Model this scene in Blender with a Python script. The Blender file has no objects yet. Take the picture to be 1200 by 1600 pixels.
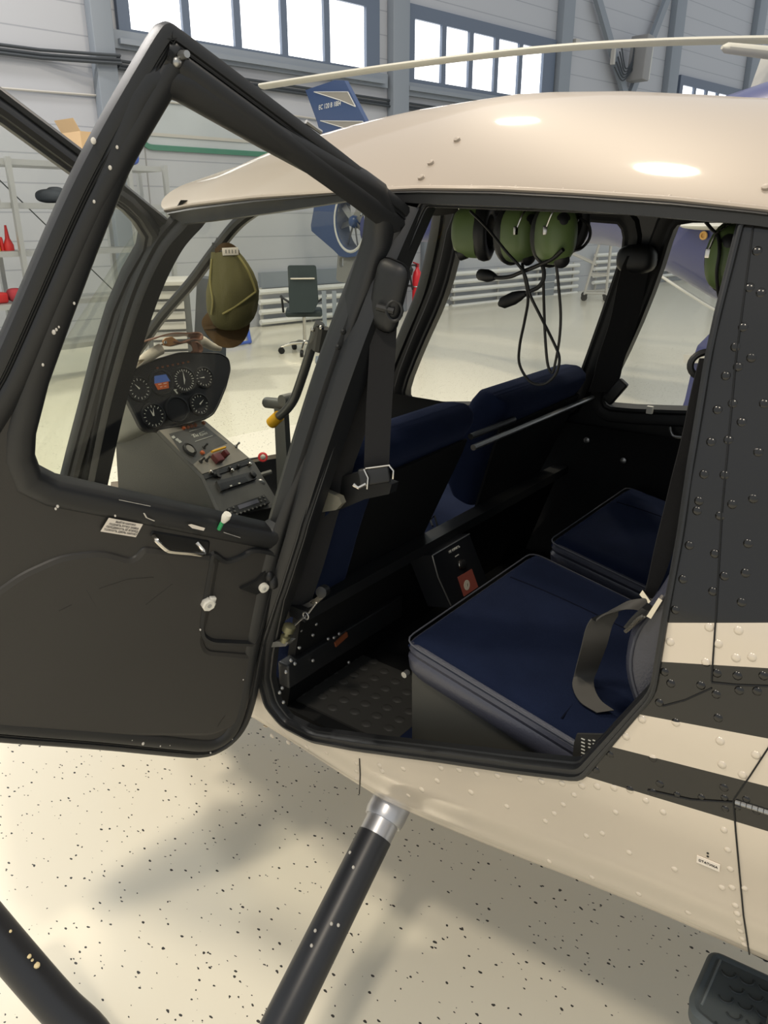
import bpy, bmesh, math, random
from math import sin, cos, tan, radians, pi, hypot, atan2
from mathutils import Vector, Matrix
from mathutils.geometry import tessellate_polygon
random.seed(7)
SC = bpy.context.scene
COL = SC.collection
V = Vector

# ------------------------------------------------------------------ camera
F = 1202.0                      # focal length in pixels of the 1200x1600 frame
PIT, YAW, EYE = radians(21.0), radians(37.7), 1.6
CP, SP, CS, SN = cos(PIT), sin(PIT), cos(YAW), sin(YAW)
cam_d = bpy.data.cameras.new('camera')
cam = bpy.data.objects.new('camera', cam_d)
COL.objects.link(cam)
cam.location = (0, 0, EYE)
cam.rotation_euler = (pi / 2 - PIT, 0, YAW)
cam_d.sensor_fit = 'VERTICAL'
cam_d.sensor_height = 36.0
cam_d.sensor_width = 27.0
cam_d.lens = 36.0 * F / 1600.0
cam_d.clip_start = 0.02
cam_d.clip_end = 200
SC.camera = cam

# ------------------------------------------------------------------ world, light, exposure
w = bpy.data.worlds.new('hangar_air')
SC.world = w
w.use_nodes = True
bg = w.node_tree.nodes['Background']
bg.inputs[0].default_value = (0.81, 0.84, 0.87, 1)
bg.inputs[1].default_value = 0.86
SC.view_settings.view_transform = 'Standard'
SC.view_settings.look = 'None'
SC.view_settings.gamma = 1.0
SC.view_settings.exposure = 0.0
SC.view_settings.use_curve_mapping = False
SC.cycles.transparent_max_bounces = 32


def lamp(x, y, z, size, power, col, name='bay_lamp'):
    d = bpy.data.lights.new(name, 'AREA')
    d.energy = power
    d.shape = 'DISK'
    d.size = size
    d.color = col
    o = bpy.data.objects.new(name, d)
    COL.objects.link(o)
    o.location = (x, y, z)
    return o


WARM = (1.0, 0.87, 0.70)
lamp(-2.06, 3.92, 7.5, 0.6, 190, WARM)
lamp(-4.76, 6.88, 7.5, 0.6, 150, WARM)
lamp(2.2, 5.0, 7.5, 0.7, 120, WARM)
lamp(-4.5, -1.5, 7.5, 0.7, 280, WARM)
lamp(0.8, -2.6, 7.5, 0.7, 230, WARM)
lamp(-8.6, 2.0, 6.5, 0.7, 300, (1.0, 0.95, 0.9))


# ------------------------------------------------------------------ pixel -> place
def ray(u, v):
    r = (u - 600) / F
    d = (v - 800) / F
    h = CP - d * SP
    return V((r * CS - h * SN, r * SN + h * CS, -(SP + d * CP)))


EYEV = V((0, 0, EYE))


def onX(u, v, X):
    k = ray(u, v)
    return EYEV + k * (X / k.x)


def onY(u, v, Y):
    k = ray(u, v)
    return EYEV + k * (Y / k.y)


def onZ(u, v, Z):
    k = ray(u, v)
    return EYEV + k * ((Z - EYE) / k.z)


def onS(u, v, s):
    return EYEV + ray(u, v) * s


def onP(u, v, p0, n):
    k = ray(u, v)
    return EYEV + k * ((p0 - EYEV).dot(n) / k.dot(n))


# ------------------------------------------------------------------ materials
def lin(c):
    return tuple(((x / 255) / 12.92 if x <= 10 else ((x / 255 + 0.055) / 1.055) ** 2.4) for x in c)


MATS = {}


def mat(name, rgb, rough=0.5, metal=0.0, spec=0.5, bump=0.0, bscale=200.0, var=0.0, vscale=6.0, emit=None, coat=0.0, sheen=0.0):
    if name in MATS:
        return MATS[name]
    m = bpy.data.materials.new(name)
    m.use_nodes = True
    nt = m.node_tree
    b = nt.nodes['Principled BSDF']
    c = lin(rgb) + (1,)
    b.inputs['Base Color'].default_value = c
    b.inputs['Roughness'].default_value = rough
    b.inputs['Metallic'].default_value = metal
    b.inputs['Specular IOR Level'].default_value = spec
    b.inputs['Coat Weight'].default_value = coat
    b.inputs['Coat Roughness'].default_value = 0.06
    if sheen:
        b.inputs['Sheen Weight'].default_value = sheen
        b.inputs['Sheen Roughness'].default_value = 0.4
        b.inputs['Sheen Tint'].default_value = tuple(min(1, x * 2.2 + 0.02) for x in c[:3]) + (1,)
    tc = nt.nodes.new('ShaderNodeTexCoord')
    if var:
        n = nt.nodes.new('ShaderNodeTexNoise')
        n.inputs['Scale'].default_value = vscale
        n.inputs['Detail'].default_value = 4
        nt.links.new(tc.outputs['Object'], n.inputs['Vector'])
        mx = nt.nodes.new('ShaderNodeMix')
        mx.data_type = 'RGBA'
        mx.inputs['A'].default_value = tuple(x * (1 - var) for x in c[:3]) + (1,)
        mx.inputs['B'].default_value = tuple(min(1, x * (1 + var)) for x in c[:3]) + (1,)
        nt.links.new(n.outputs['Fac'], mx.inputs['Factor'])
        nt.links.new(mx.outputs['Result'], b.inputs['Base Color'])
    if bump:
        n2 = nt.nodes.new('ShaderNodeTexNoise')
        n2.inputs['Scale'].default_value = bscale
        n2.inputs['Detail'].default_value = 3
        nt.links.new(tc.outputs['Object'], n2.inputs['Vector'])
        bp = nt.nodes.new('ShaderNodeBump')
        bp.inputs['Strength'].default_value = bump
        bp.inputs['Distance'].default_value = 0.002
        nt.links.new(n2.outputs['Fac'], bp.inputs['Height'])
        nt.links.new(bp.outputs['Normal'], b.inputs['Normal'])
    if emit:
        b.inputs['Emission Color'].default_value = lin(emit[0]) + (1,)
        b.inputs['Emission Strength'].default_value = emit[1]
    MATS[name] = m
    return m


def glass_mat(name, tint=(0.93, 0.95, 0.94), refl=0.06):
    m = bpy.data.materials.new(name)
    m.use_nodes = True
    nt = m.node_tree
    nt.nodes.clear()
    out = nt.nodes.new('ShaderNodeOutputMaterial')
    tr = nt.nodes.new('ShaderNodeBsdfTransparent')
    tr.inputs[0].default_value = tint + (1,)
    gl = nt.nodes.new('ShaderNodeBsdfGlossy')
    gl.inputs['Roughness'].default_value = 0.02
    gl.inputs['Color'].default_value = (0.9, 0.9, 0.9, 1)
    lw = nt.nodes.new('ShaderNodeLayerWeight')
    pw = nt.nodes.new('ShaderNodeMath')
    pw.operation = 'POWER'
    pw.inputs[1].default_value = 4.0
    nt.links.new(lw.outputs['Facing'], pw.inputs[0])
    mul = nt.nodes.new('ShaderNodeMath')
    mul.operation = 'MULTIPLY_ADD'
    mul.inputs[1].default_value = 0.14
    mul.inputs[2].default_value = refl * 0.22
    mul.use_clamp = True
    nt.links.new(pw.outputs[0], mul.inputs[0])
    mx = nt.nodes.new('ShaderNodeMixShader')
    nt.links.new(mul.outputs[0], mx.inputs[0])
    nt.links.new(tr.outputs[0], mx.inputs[1])
    nt.links.new(gl.outputs[0], mx.inputs[2])
    nt.links.new(mx.outputs[0], out.inputs[0])
    MATS[name] = m
    return m


BLACK = mat('black_satin_frame', (30, 31, 32), 0.42, bump=0.06, bscale=900, var=0.08)
DOORM = mat('black_textured_door', (50, 48, 45), 0.5, bump=0.12, bscale=700, var=0.14, vscale=3)
RUBBER = mat('black_rubber', (20, 21, 22), 0.55, spec=0.35)
CABIN = mat('black_cabin_lining', (17, 18, 19), 0.7, spec=0.25, var=0.2, vscale=9)
GLOSSB = mat('gloss_dark_paint', (38, 37, 34), 0.16, coat=0.5)
SILVER = mat('silver_beige_paint', (158, 146, 131), 0.5, metal=0.15, coat=0.45, var=0.03, vscale=2)
NAVYV = mat('navy_velour', (22, 30, 52), 0.9, spec=0.1, bump=0.5, bscale=500, var=0.25, vscale=14, sheen=0.8)
NAVYL = mat('navy_leather', (62, 64, 76), 0.34, spec=0.6, bump=0.25, bscale=260, var=0.1)
STITCH = mat('grey_stitching', (82, 84, 92), 0.7)
CHROME = mat('chrome', (205, 200, 190), 0.22, metal=1.0)
STEEL = mat('brushed_steel', (165, 165, 163), 0.38, metal=0.9)
ALU = mat('bare_aluminium', (188, 188, 190), 0.35, metal=0.85)
WEB = mat('black_webbing', (38, 38, 39), 0.8, spec=0.2, bump=0.5, bscale=1200)
WHITEP = mat('white_plastic', (232, 228, 215), 0.4)
GREENP = mat('green_plastic', (45, 150, 90), 0.5)
REDP = mat('red_plastic', (190, 40, 40), 0.45)
YELLOW = mat('yellow_cap', (238, 180, 30), 0.5)
AMBER = mat('amber_lens', (190, 90, 30), 0.3)
PAPER = mat('white_sticker', (232, 222, 208), 0.6)
INK = mat('dark_print', (60, 55, 55), 0.7)
WHITEPR = mat('white_print', (215, 215, 205), 0.6)
HSGREEN = mat('headset_green', (92, 112, 66), 0.45, var=0.06)
HSBLACK = mat('headset_black', (22, 23, 24), 0.5)
CAPG = mat('olive_cap_cloth', (98, 94, 64), 0.9, spec=0.1, bump=0.4, bscale=400, var=0.15)
CAPB = mat('brown_peak_cloth', (84, 66, 44), 0.9, spec=0.1, bump=0.4, bscale=400, var=0.15)
LEATHER = mat('brown_leather', (112, 74, 52), 0.55, bump=0.4, bscale=160, var=0.25, vscale=30)
TAN = mat('tan_leather', (178, 128, 78), 0.55)
CLOTH = mat('white_cloth', (205, 196, 178), 0.9, spec=0.1, bump=0.4, bscale=220)
PODGREY = mat('grey_pod_paint', (120, 120, 112), 0.5, var=0.08)
CONS = mat('console_charcoal', (82, 81, 78), 0.5, var=0.06)
CONSL = mat('console_plate_grey', (150, 143, 130), 0.42, metal=0.3)
PANELB = mat('panel_black', (22, 24, 28), 0.5)
CYC = mat('cyclic_grey', (104, 104, 98), 0.45, metal=0.2)
TUBEB = mat('black_gear_tube', (36, 37, 40), 0.38, spec=0.5, var=0.1, vscale=30)
COLUMN = mat('grey_column_paint', (126, 134, 143), 0.55)
WFRAME = mat('blue_grey_window_frame', (88, 100, 118), 0.45)
DKTRIM = mat('dark_cable', (52, 58, 64), 0.6)
BLUE = mat('blue_aircraft_paint', (50, 56, 104), 0.35, coat=0.25)
BLUED = mat('dark_blue_fin_paint', (58, 76, 112), 0.3)
FINGREY = mat('grey_gold_stripe', (140, 136, 126), 0.4)
LIGHTG = mat('light_grey_paint', (190, 190, 184), 0.45)
BLADEM = mat('blade_grey', (186, 184, 172), 0.5)
SHELFM = mat('galvanised_shelf', (172, 174, 174), 0.4, metal=0.4)
CARD = mat('cardboard', (190, 162, 124), 0.85)
EXTR = mat('extinguisher_red', (205, 35, 45), 0.3)
DKGREEN = mat('dark_green_vinyl', (42, 54, 56), 0.5)
CABG = mat('cabinet_grey', (176, 174, 168), 0.45)
CABD = mat('cabinet_dark', (64, 68, 70), 0.5)
DKCLOTH = mat('dark_grey_cover', (60, 66, 74), 0.8)
BLUEM = mat('blue_metal', (70, 100, 190), 0.4)
PIPEW = mat('white_pipe', (214, 214, 210), 0.4)
GREENW = mat('green_gasket', (70, 122, 104), 0.5)
GLASSW = mat('grey_glazing', (176, 182, 186), 0.15)
GLOW = mat('daylight_glazing', (250, 252, 255), 0.3, emit=((250, 252, 255), 2.2))
SCREEN = mat('attitude_screen', (60, 80, 130), 0.3, emit=((70, 95, 150), 0.35))
SCREENB = mat('attitude_ground', (150, 75, 35), 0.3, emit=((160, 75, 35), 0.35))
GLASS = glass_mat('door_glass', (0.94, 0.95, 0.93), 0.05)
WSGLASS = glass_mat('windshield_glass', (0.92, 0.93, 0.90), 0.06)
DIRT = mat('scuff_paint_chip', (205, 200, 190), 0.6)


def floor_mat():
    m = bpy.data.materials.new('speckled_epoxy_floor')
    m.use_nodes = True
    nt = m.node_tree
    b = nt.nodes['Principled BSDF']
    tc = nt.nodes.new('ShaderNodeTexCoord')
    base = lin((225, 220, 202)) + (1,)

    def layer(scale, thr, dens, prev):
        vo = nt.nodes.new('ShaderNodeTexVoronoi')
        vo.inputs['Scale'].default_value = scale
        mp = nt.nodes.new('ShaderNodeMapping')
        mp.inputs['Scale'].default_value = (1.0, 1.7, 1.0)
        mp.inputs['Rotation'].default_value = (0, 0, scale)
        nt.links.new(tc.outputs['Object'], mp.inputs[0])
        nz = nt.nodes.new('ShaderNodeTexNoise')
        nz.inputs['Scale'].default_value = scale * 1.8
        nt.links.new(tc.outputs['Object'], nz.inputs['Vector'])
        ad = nt.nodes.new('ShaderNodeVectorMath')
        ad.operation = 'MULTIPLY_ADD'
        ad.inputs[1].default_value = (0.012,) * 3
        nt.links.new(nz.outputs['Color'], ad.inputs[0])
        nt.links.new(mp.outputs[0], ad.inputs[2])
        nt.links.new(ad.outputs[0], vo.inputs['Vector'])
        lt = nt.nodes.new('ShaderNodeMath')
        lt.operation = 'LESS_THAN'
        lt.inputs[1].default_value = thr
        nt.links.new(vo.outputs['Distance'], lt.inputs[0])
        sp = nt.nodes.new('ShaderNodeSeparateColor')
        nt.links.new(vo.outputs['Color'], sp.inputs[0])
        l2 = nt.nodes.new('ShaderNodeMath')
        l2.operation = 'LESS_THAN'
        l2.inputs[1].default_value = dens
        nt.links.new(sp.outputs[0], l2.inputs[0])
        mu = nt.nodes.new('ShaderNodeMath')
        mu.operation = 'MULTIPLY'
        nt.links.new(lt.outputs[0], mu.inputs[0])
        nt.links.new(l2.outputs[0], mu.inputs[1])
        mx = nt.nodes.new('ShaderNodeMix')
        mx.data_type = 'RGBA'
        nt.links.new(mu.outputs[0], mx.inputs['Factor'])
        if prev is None:
            mx.inputs['A'].default_value = base
        else:
            nt.links.new(prev, mx.inputs['A'])
        mx.inputs['B'].default_value = lin((62, 62, 60)) + (1,)
        return mx.outputs['Result']

    c1 = layer(33.0, 0.155, 0.42, None)
    c2 = layer(58.0, 0.18, 0.22, c1)
    nt.links.new(c2, b.inputs['Base Color'])
    b.inputs['Roughness'].default_value = 0.16
    b.inputs['Specular IOR Level'].default_value = 0.5
    return m


def wall_mat():
    m = bpy.data.materials.new('panelled_hangar_wall')
    m.use_nodes = True
    nt = m.node_tree
    b = nt.nodes['Principled BSDF']
    tc = nt.nodes.new('ShaderNodeTexCoord')
    sp = nt.nodes.new('ShaderNodeSeparateXYZ')
    nt.links.new(tc.outputs['Object'], sp.inputs[0])
    mo = nt.nodes.new('ShaderNodeMath')
    mo.operation = 'PINGPONG'
    mo.inputs[1].default_value = 0.165
    nt.links.new(sp.outputs['Z'], mo.inputs[0])
    lt = nt.nodes.new('ShaderNodeMath')
    lt.operation = 'LESS_THAN'
    lt.inputs[1].default_value = 0.008
    nt.links.new(mo.outputs[0], lt.inputs[0])
    mx = nt.nodes.new('ShaderNodeMix')
    mx.data_type = 'RGBA'
    mx.inputs['A'].default_value = lin((170, 173, 179)) + (1,)
    mx.inputs['B'].default_value = lin((146, 150, 157)) + (1,)
    nt.links.new(lt.outputs[0], mx.inputs['Factor'])
    nt.links.new(mx.outputs['Result'], b.inputs['Base Color'])
    b.inputs['Roughness'].default_value = 0.6
    return m


# ------------------------------------------------------------------ mesh building
class MB:
    def __init__(s):
        s.bm = bmesh.new()

    def face(s, pts):
        try:
            return s.bm.faces.new([s.bm.verts.new(p) for p in pts])
        except ValueError:
            return None

    def box(s, c, size, rot=None, bevel=0.0):
        g = bmesh.ops.create_cube(s.bm, size=1.0)
        M = Matrix.Translation(V(c)) @ ((rot if rot is not None else Matrix.Identity(3)).to_4x4()) @ Matrix.Diagonal(V(size).to_4d())
        M[3][3] = 1
        bmesh.ops.transform(s.bm, matrix=M, verts=g['verts'])
        if bevel:
            es = list({e for v in g['verts'] for e in v.link_edges})
            bmesh.ops.bevel(s.bm, geom=es, offset=bevel, segments=3, affect='EDGES', profile=0.5)
        return s

    def grid(s, rows, closed=False):
        vs = [[s.bm.verts.new(p) for p in r] for r in rows]
        for i in range(len(vs) - 1):
            n = len(vs[i])
            for j in range(n if closed else n - 1):
                k = (j + 1) % n
                try:
                    s.bm.faces.new((vs[i][j], vs[i][k], vs[i + 1][k], vs[i + 1][j]))
                except ValueError:
                    pass
        return vs

    def tube(s, path, r, seg=10, closed=False, flat=None):
        path = [V(p) for p in path]
        n = len(path)
        rr = r if isinstance(r, (list, tuple)) else [r] * n
        up = None
        rings = []
        for i, p in enumerate(path):
            a = path[i - 1] if (i > 0 or closed) else p
            b = path[(i + 1) % n] if (i < n - 1 or closed) else p
            t = (b - a).normalized()
            if up is None:
                up = V((0, 0, 1)) if abs(t.z) < 0.9 else V((1, 0, 0))
            x = up.cross(t)
            if x.length < 1e-5:
                x = V((1, 0, 0)).cross(t)
            x.normalize()
            y = t.cross(x)
            up = y
            ry = rr[i] * (flat if flat else 1)
            rings.append([p + x * rr[i] * cos(2 * pi * k / seg) + y * ry * sin(2 * pi * k / seg) for k in range(seg)])
        if closed:
            rings.append(rings[0])
        vs = s.grid(rings, closed=True)
        if not closed:
            for e in (vs[0][::-1], vs[-1]):
                try:
                    s.bm.faces.new(e)
                except ValueError:
                    pass
        return s

    def ribbon(s, path, wvec, th=0.0012):
        """flat strap: path of centres, wvec = half-width vector (one or one per point)"""
        path = [V(p) for p in path]
        n = len(path)
        ws = [V(x) for x in wvec] if isinstance(wvec, list) else [V(wvec)] * n
        rows = []
        for i, p in enumerate(path):
            t = (path[min(i + 1, n - 1)] - path[max(i - 1, 0)]).normalized()
            nn = t.cross(ws[i]).normalized() * th
            rows.append([p - ws[i] - nn, p + ws[i] - nn, p + ws[i] + nn, p - ws[i] + nn])
        vs = s.grid(rows, closed=True)
        for e in (vs[0][::-1], vs[-1]):
            try:
                s.bm.faces.new(e)
            except ValueError:
                pass
        return s

    def lathe(s, o, axis, prof, seg=24):
        o = V(o)
        a = V(axis).normalized()
        x = a.cross(V((0, 0, 1)) if abs(a.z) < 0.9 else V((1, 0, 0))).normalized()
        y = a.cross(x)
        rings = [[o + a * h + (x * cos(2 * pi * k / seg) + y * sin(2 * pi * k / seg)) * max(r, 1e-4) for k in range(seg)] for r, h in prof]
        vs = s.grid(rings, closed=True)
        for e in (vs[0][::-1], vs[-1]):
            try:
                s.bm.faces.new(e)
            except ValueError:
                pass
        return s

    def ell(s, c, rad, rot=None, seg=20, rings=12, sq=1.0):
        """ellipsoid, sq<1 makes it boxier"""
        c = V(c)
        R = rot if rot is not None else Matrix.Identity(3)

        def pw(x):
            return math.copysign(abs(x) ** sq, x)
        rows = []
        for i in range(rings + 1):
            t = -pi / 2 + pi * i / rings
            rows.append([c + R @ V((rad[0] * pw(cos(t)) * pw(cos(2 * pi * k / seg)), rad[1] * pw(cos(t)) * pw(sin(2 * pi * k / seg)), rad[2] * pw(sin(t)))) for k in range(seg)])
        s.grid(rows, closed=True)
        bmesh.ops.remove_doubles(s.bm, verts=s.bm.verts[:], dist=1e-6)
        return s

    def prism(s, pts, vec):
        pts = [V(p) for p in pts]
        vec = V(vec)
        a = [s.bm.verts.new(p) for p in pts]
        b = [s.bm.verts.new(p + vec) for p in pts]
        tri = tessellate_polygon([pts])
        for t in tri:
            try:
                s.bm.faces.new([a[i] for i in t])
                s.bm.faces.new([b[i] for i in t[::-1]])
            except ValueError:
                pass
        n = len(pts)
        for i in range(n):
            try:
                s.bm.faces.new((a[i], a[(i + 1) % n], b[(i + 1) % n], b[i]))
            except ValueError:
                pass
        return s

    def plate(s, outer, holes, vec):
        """outer/holes: lists of 3D points in one plane; vec = thickness"""
        loops = [[V(p) for p in outer]] + [[V(p) for p in h] for h in holes]
        vec = V(vec)
        flat = [p for l in loops for p in l]
        a = [s.bm.verts.new(p) for p in flat]
        b = [s.bm.verts.new(p + vec) for p in flat]
        for t in tessellate_polygon(loops):
            try:
                s.bm.faces.new([a[i] for i in t])
                s.bm.faces.new([b[i] for i in t[::-1]])
            except ValueError:
                pass
        k = 0
        for l in loops:
            n = len(l)
            for i in range(n):
                j = (i + 1) % n
                try:
                    s.bm.faces.new((a[k + i], a[k + j], b[k + j], b[k + i]))
                except ValueError:
                    pass
            k += n
        return s

    def ring(s, poly, prof, fr, closed=True):
        """moulded strip: poly = 2D loop in frame fr, prof = (inset, height) list"""
        rows = []
        for off, h in prof:
            q = offset2(poly, off, closed)
            rows.append([fr.p(x, y, h) for x, y in q])
        s.grid(rows, closed=closed)
        return s


def offset2(poly, d, closed=True):
    n = len(poly)
    area = sum(poly[i][0] * poly[(i + 1) % n][1] - poly[(i + 1) % n][0] * poly[i][1] for i in range(n))
    sg = 1 if area > 0 else -1
    out = []
    for i in range(n):
        p = poly[i]
        a = poly[i - 1] if (i > 0 or closed) else None
        b = poly[(i + 1) % n] if (i < n - 1 or closed) else None
        ns = []
        for q0, q1 in ((a, p), (p, b)):
            if q0 is None or q1 is None:
                continue
            dx, dy = q1[0] - q0[0], q1[1] - q0[1]
            l = hypot(dx, dy) or 1
            ns.append((-dy / l * sg, dx / l * sg))
        nx = sum(k[0] for k in ns)
        ny = sum(k[1] for k in ns)
        l = hypot(nx, ny) or 1
        nx, ny = nx / l, ny / l
        c = max(0.5, nx * ns[0][0] + ny * ns[0][1])
        out.append((p[0] + nx * d / c, p[1] + ny * d / c))
    return out


class Frame:
    """plane frame: origin o, in-plane axes x,y and normal n"""
    def __init__(s, o, n, up=V((0, 0, 1))):
        s.o = V(o)
        s.n = V(n).normalized()
        s.x = up.cross(s.n).normalized()
        s.y = s.n.cross(s.x)

    def p(s, x, y, h=0):
        return s.o + s.x * x + s.y * y + s.n * h

    def px(s, u, v, h=0):
        """pixel -> 2D coordinates on the plane lifted by h"""
        q = onP(u, v, s.o + s.n * h, s.n) - s.o
        return (q.dot(s.x), q.dot(s.y))

    def P(s, u, v, h=0):
        return onP(u, v, s.o + s.n * h, s.n)

    def rot(s):
        return Matrix((s.x, s.y, s.n)).transposed()


def smooth_poly(poly, r=2, closed=True):
    """Chaikin corner cutting"""
    for _ in range(r):
        q = []
        n = len(poly)
        for i in range(n if closed else n - 1):
            a = poly[i]
            b = poly[(i + 1) % n]
            q.append(tuple(a[k] * 0.75 + b[k] * 0.25 for k in range(len(a))))
            q.append(tuple(a[k] * 0.25 + b[k] * 0.75 for k in range(len(a))))
        if not closed:
            q = [tuple(poly[0])] + q + [tuple(poly[-1])]
        poly = q
    return poly


def round_poly(poly, r, seg=5):
    out = []
    n = len(poly)
    for i in range(n):
        p = V(poly[i])
        a = V(poly[i - 1]) - p
        b = V(poly[(i + 1) % n]) - p
        rr = min(r, a.length * 0.45, b.length * 0.45)
        p0 = p + a.normalized() * rr
        p1 = p + b.normalized() * rr
        for k in range(seg + 1):
            t = k / seg
            out.append(tuple(p0 * (1 - t) ** 2 + p * 2 * t * (1 - t) + p1 * t * t))
    return out


def spline(pts, n=8):
    """Catmull-Rom through 3D points"""
    pts = [V(p) for p in pts]
    P = [pts[0] * 2 - pts[1]] + pts + [pts[-1] * 2 - pts[-2]]
    out = []
    for i in range(1, len(P) - 2):
        for k in range(n):
            t = k / n
            a, b, c, d = P[i - 1:i + 3]
            out.append(0.5 * (2 * b + (c - a) * t + (2 * a - 5 * b + 4 * c - d) * t * t + (3 * b - a - 3 * c + d) * t ** 3))
    out.append(pts[-1])
    return out


def setp(o, parent):
    if parent is not None:
        o.parent = parent
        o.matrix_parent_inverse = WORLD[parent.name].inverted()
    WORLD[o.name] = o.matrix_basis.copy() if parent is None else Matrix.Identity(4)


WORLD = {}


def obj(name, mb, m, parent=None, ang=35, label=None, cat=None, group=None, kind=None, doubles=True):
    if doubles:
        bmesh.ops.remove_doubles(mb.bm, verts=mb.bm.verts[:], dist=1e-5)
    bmesh.ops.recalc_face_normals(mb.bm, faces=mb.bm.faces[:])
    me = bpy.data.meshes.new(name)
    mb.bm.to_mesh(me)
    mb.bm.free()
    me.materials.append(m)
    me.shade_smooth()
    me.set_sharp_from_angle(angle=radians(ang))
    o = bpy.data.objects.new(name, me)
    COL.objects.link(o)
    setp(o, parent)
    tag(o, label, cat, group, kind)
    return o


def tag(o, label=None, cat=None, group=None, kind=None):
    if label:
        o['label'] = label
    if cat:
        o['category'] = cat
    if group:
        o['group'] = group
    if kind:
        o['kind'] = kind
    return o


def thing(name, label, cat, loc, group=None):
    o = bpy.data.objects.new(name, None)
    o.empty_display_size = 0.1
    COL.objects.link(o)
    o.location = loc
    WORLD[o.name] = Matrix.Translation(V(loc))
    return tag(o, label, cat, group)


def text(name, s, size, fr, x, y, h, m, parent, rot=0.0, align='LEFT', sx=1.0, depth=0.0004, shear=0.0):
    cu = bpy.data.curves.new(name, 'FONT')
    cu.body = s
    cu.size = size
    cu.align_x = align
    cu.extrude = depth
    cu.shear = shear
    to = bpy.data.objects.new(name + '_tmp', cu)
    COL.objects.link(to)
    dg = bpy.context.evaluated_depsgraph_get()
    me = bpy.data.meshes.new_from_object(to.evaluated_get(dg))
    bpy.data.objects.remove(to)
    c, sn = cos(rot), sin(rot)
    for v in me.vertices:
        a, b, z = v.co.x * sx, v.co.y, v.co.z
        v.co = fr.p(x + a * c - b * sn, y + a * sn + b * c, h + z)
    me.materials.clear()
    me.materials.append(m)
    me.name = name
    o = bpy.data.objects.new(name, me)
    COL.objects.link(o)
    setp(o, parent)
    return o


def interp(tab, x):
    if x <= tab[0][0]:
        return tab[0][1]
    for (a, b), (c, d) in zip(tab, tab[1:]):
        if x <= c:
            t = (x - a) / (c - a)
            t = t * t * (3 - 2 * t) * 0.5 + t * 0.5
            return b + (d - b) * t
    return tab[-1][1]



# ================================================================== THE SETTING
m = MB()
m.face([(-22, -10, 0), (14, -10, 0), (14, 30, 0), (-22, 30, 0)])
obj('floor', m, floor_mat(), kind='structure')

# back wall: runs away to the right of the view
AZ = radians(46.5)
Rv, Fv = V((CS, SN, 0)), V((-SN, CS, 0))
WD = (Fv * cos(AZ) + Rv * sin(AZ)).normalized()           # along the wall, to the right
W0 = onZ(640, 484, 0)
WN = V((-WD.y, WD.x, 0))
if WN.dot(EYEV - W0) < 0:
    WN = -WN
WALL = Frame(W0, WN)
ZW = V((0, 0, 1))
WALLM = wall_mat()
m = MB()
m.prism([WALL.p(-14, 0, 0), WALL.p(30, 0, 0), WALL.p(30, 8.5, 0), WALL.p(-14, 8.5, 0)], -WN * 0.15)
obj('wall_back', m, WALLM, kind='structure')


def wxy(u, v, h=0.0):
    return WALL.px(u, v, h)


def wbox(m, x0, x1, y0, y1, h0, h1, bevel=0.0):
    c = WALL.p((x0 + x1) / 2, (y0 + y1) / 2, (h0 + h1) / 2)
    m.box(c, (abs(x1 - x0), abs(y1 - y0), abs(h1 - h0)), WALL.rot(), bevel)
    return m


SGN = 1 if WALL.x.dot(WD) > 0 else -1


def window(n, u0, u1, uu, vb, vt, npane, tail=0.0):
    """u0,u1: left/right pixel of the glazed strip at row uu; vb, vt rows of sill and head measured at u0"""
    x0, yb = wxy(u0, vb)
    x1 = wxy(u1, uu)[0]
    yt = wxy(u0, vt)[1]
    xa, xb = min(x0, x1), max(x0, x1)
    m = MB()
    fw = 0.11
    for a, b, c, d in ((xa - 0.16, xb + 0.16 + tail, yb - 0.14, yb), (xa - 0.16, xb + 0.16 + tail, yt, yt + 0.2), (xa - 0.16, xa, yb, yt), (xb, xb + 0.16 + tail, yb, yt)):
        wbox(m, a, b, c, d, -0.05, 0.07)
    o = obj('window_%d' % n, m, WFRAME, kind='structure')
    m = MB()
    wbox(m, xa - 0.2, xb + 0.2 + tail, yb - 0.19, yb - 0.13, 0.0, 0.16)
    obj('window_sill', m, COLUMN, o)
    st = (xb - xa) / npane
    for i in range(npane):
        m = MB()
        wbox(m, xa + i * st + 0.005, xa + (i + 1) * st - 0.005, yb, yt, 0.004, 0.016)
        obj('pane', m, GLOW, o)
        if i:
            m = MB()
            wbox(m, xa + i * st - fw / 2, xa + i * st + fw / 2, yb, yt, 0.0, 0.07)
            obj('mullion', m, WFRAME, o)
    return o


window(1, 201, 568, 60, 47, -75, 5, 0.12)
window(2, 643, 843, 120, 124, 30, 5, 0.22)
window(3, 1058, 1150, 162, 178, 132, 5, 0.2)

# the lower strip window with a green gasket, seen through the open doors
x0, y0 = wxy(231, 229)
x1, y1 = wxy(425, 232)
m = MB()
a, b = min(x0, x1) - 0.1, max(x0, x1) + 0.1
yh = y0 + 0.75
pl = [(a, y0 - 0.04), (b, y0 - 0.04), (b, yh), (a, yh)]
m.ring(round_poly(pl, 0.16), [(0, 0), (0, 0.03), (0.06, 0.035), (0.075, 0.0)], WALL)
wn4 = obj('window_4', m, GREENW, kind='structure')
m = MB()
m.prism([WALL.p(x, y, 0.004) for x, y in round_poly(offset2(pl, 0.05), 0.12)], WN * 0.012)
obj('pane', m, GLASSW, wn4)
m = MB()
wbox(m, a + 0.1, b - 0.1, y0 + 0.13, y0 + 0.17, 0.016, 0.03)
obj('glazing_rail', m, CABG, wn4)
m = MB()
xg = wxy(227, 240)[0]
wbox(m, xg - 0.008, xg + 0.008, 0.9, y0 + 0.1, 0, 0.006)
obj('trim_1', m, mat('joint_grey', (140, 140, 142), 0.7), kind='structure')

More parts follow.
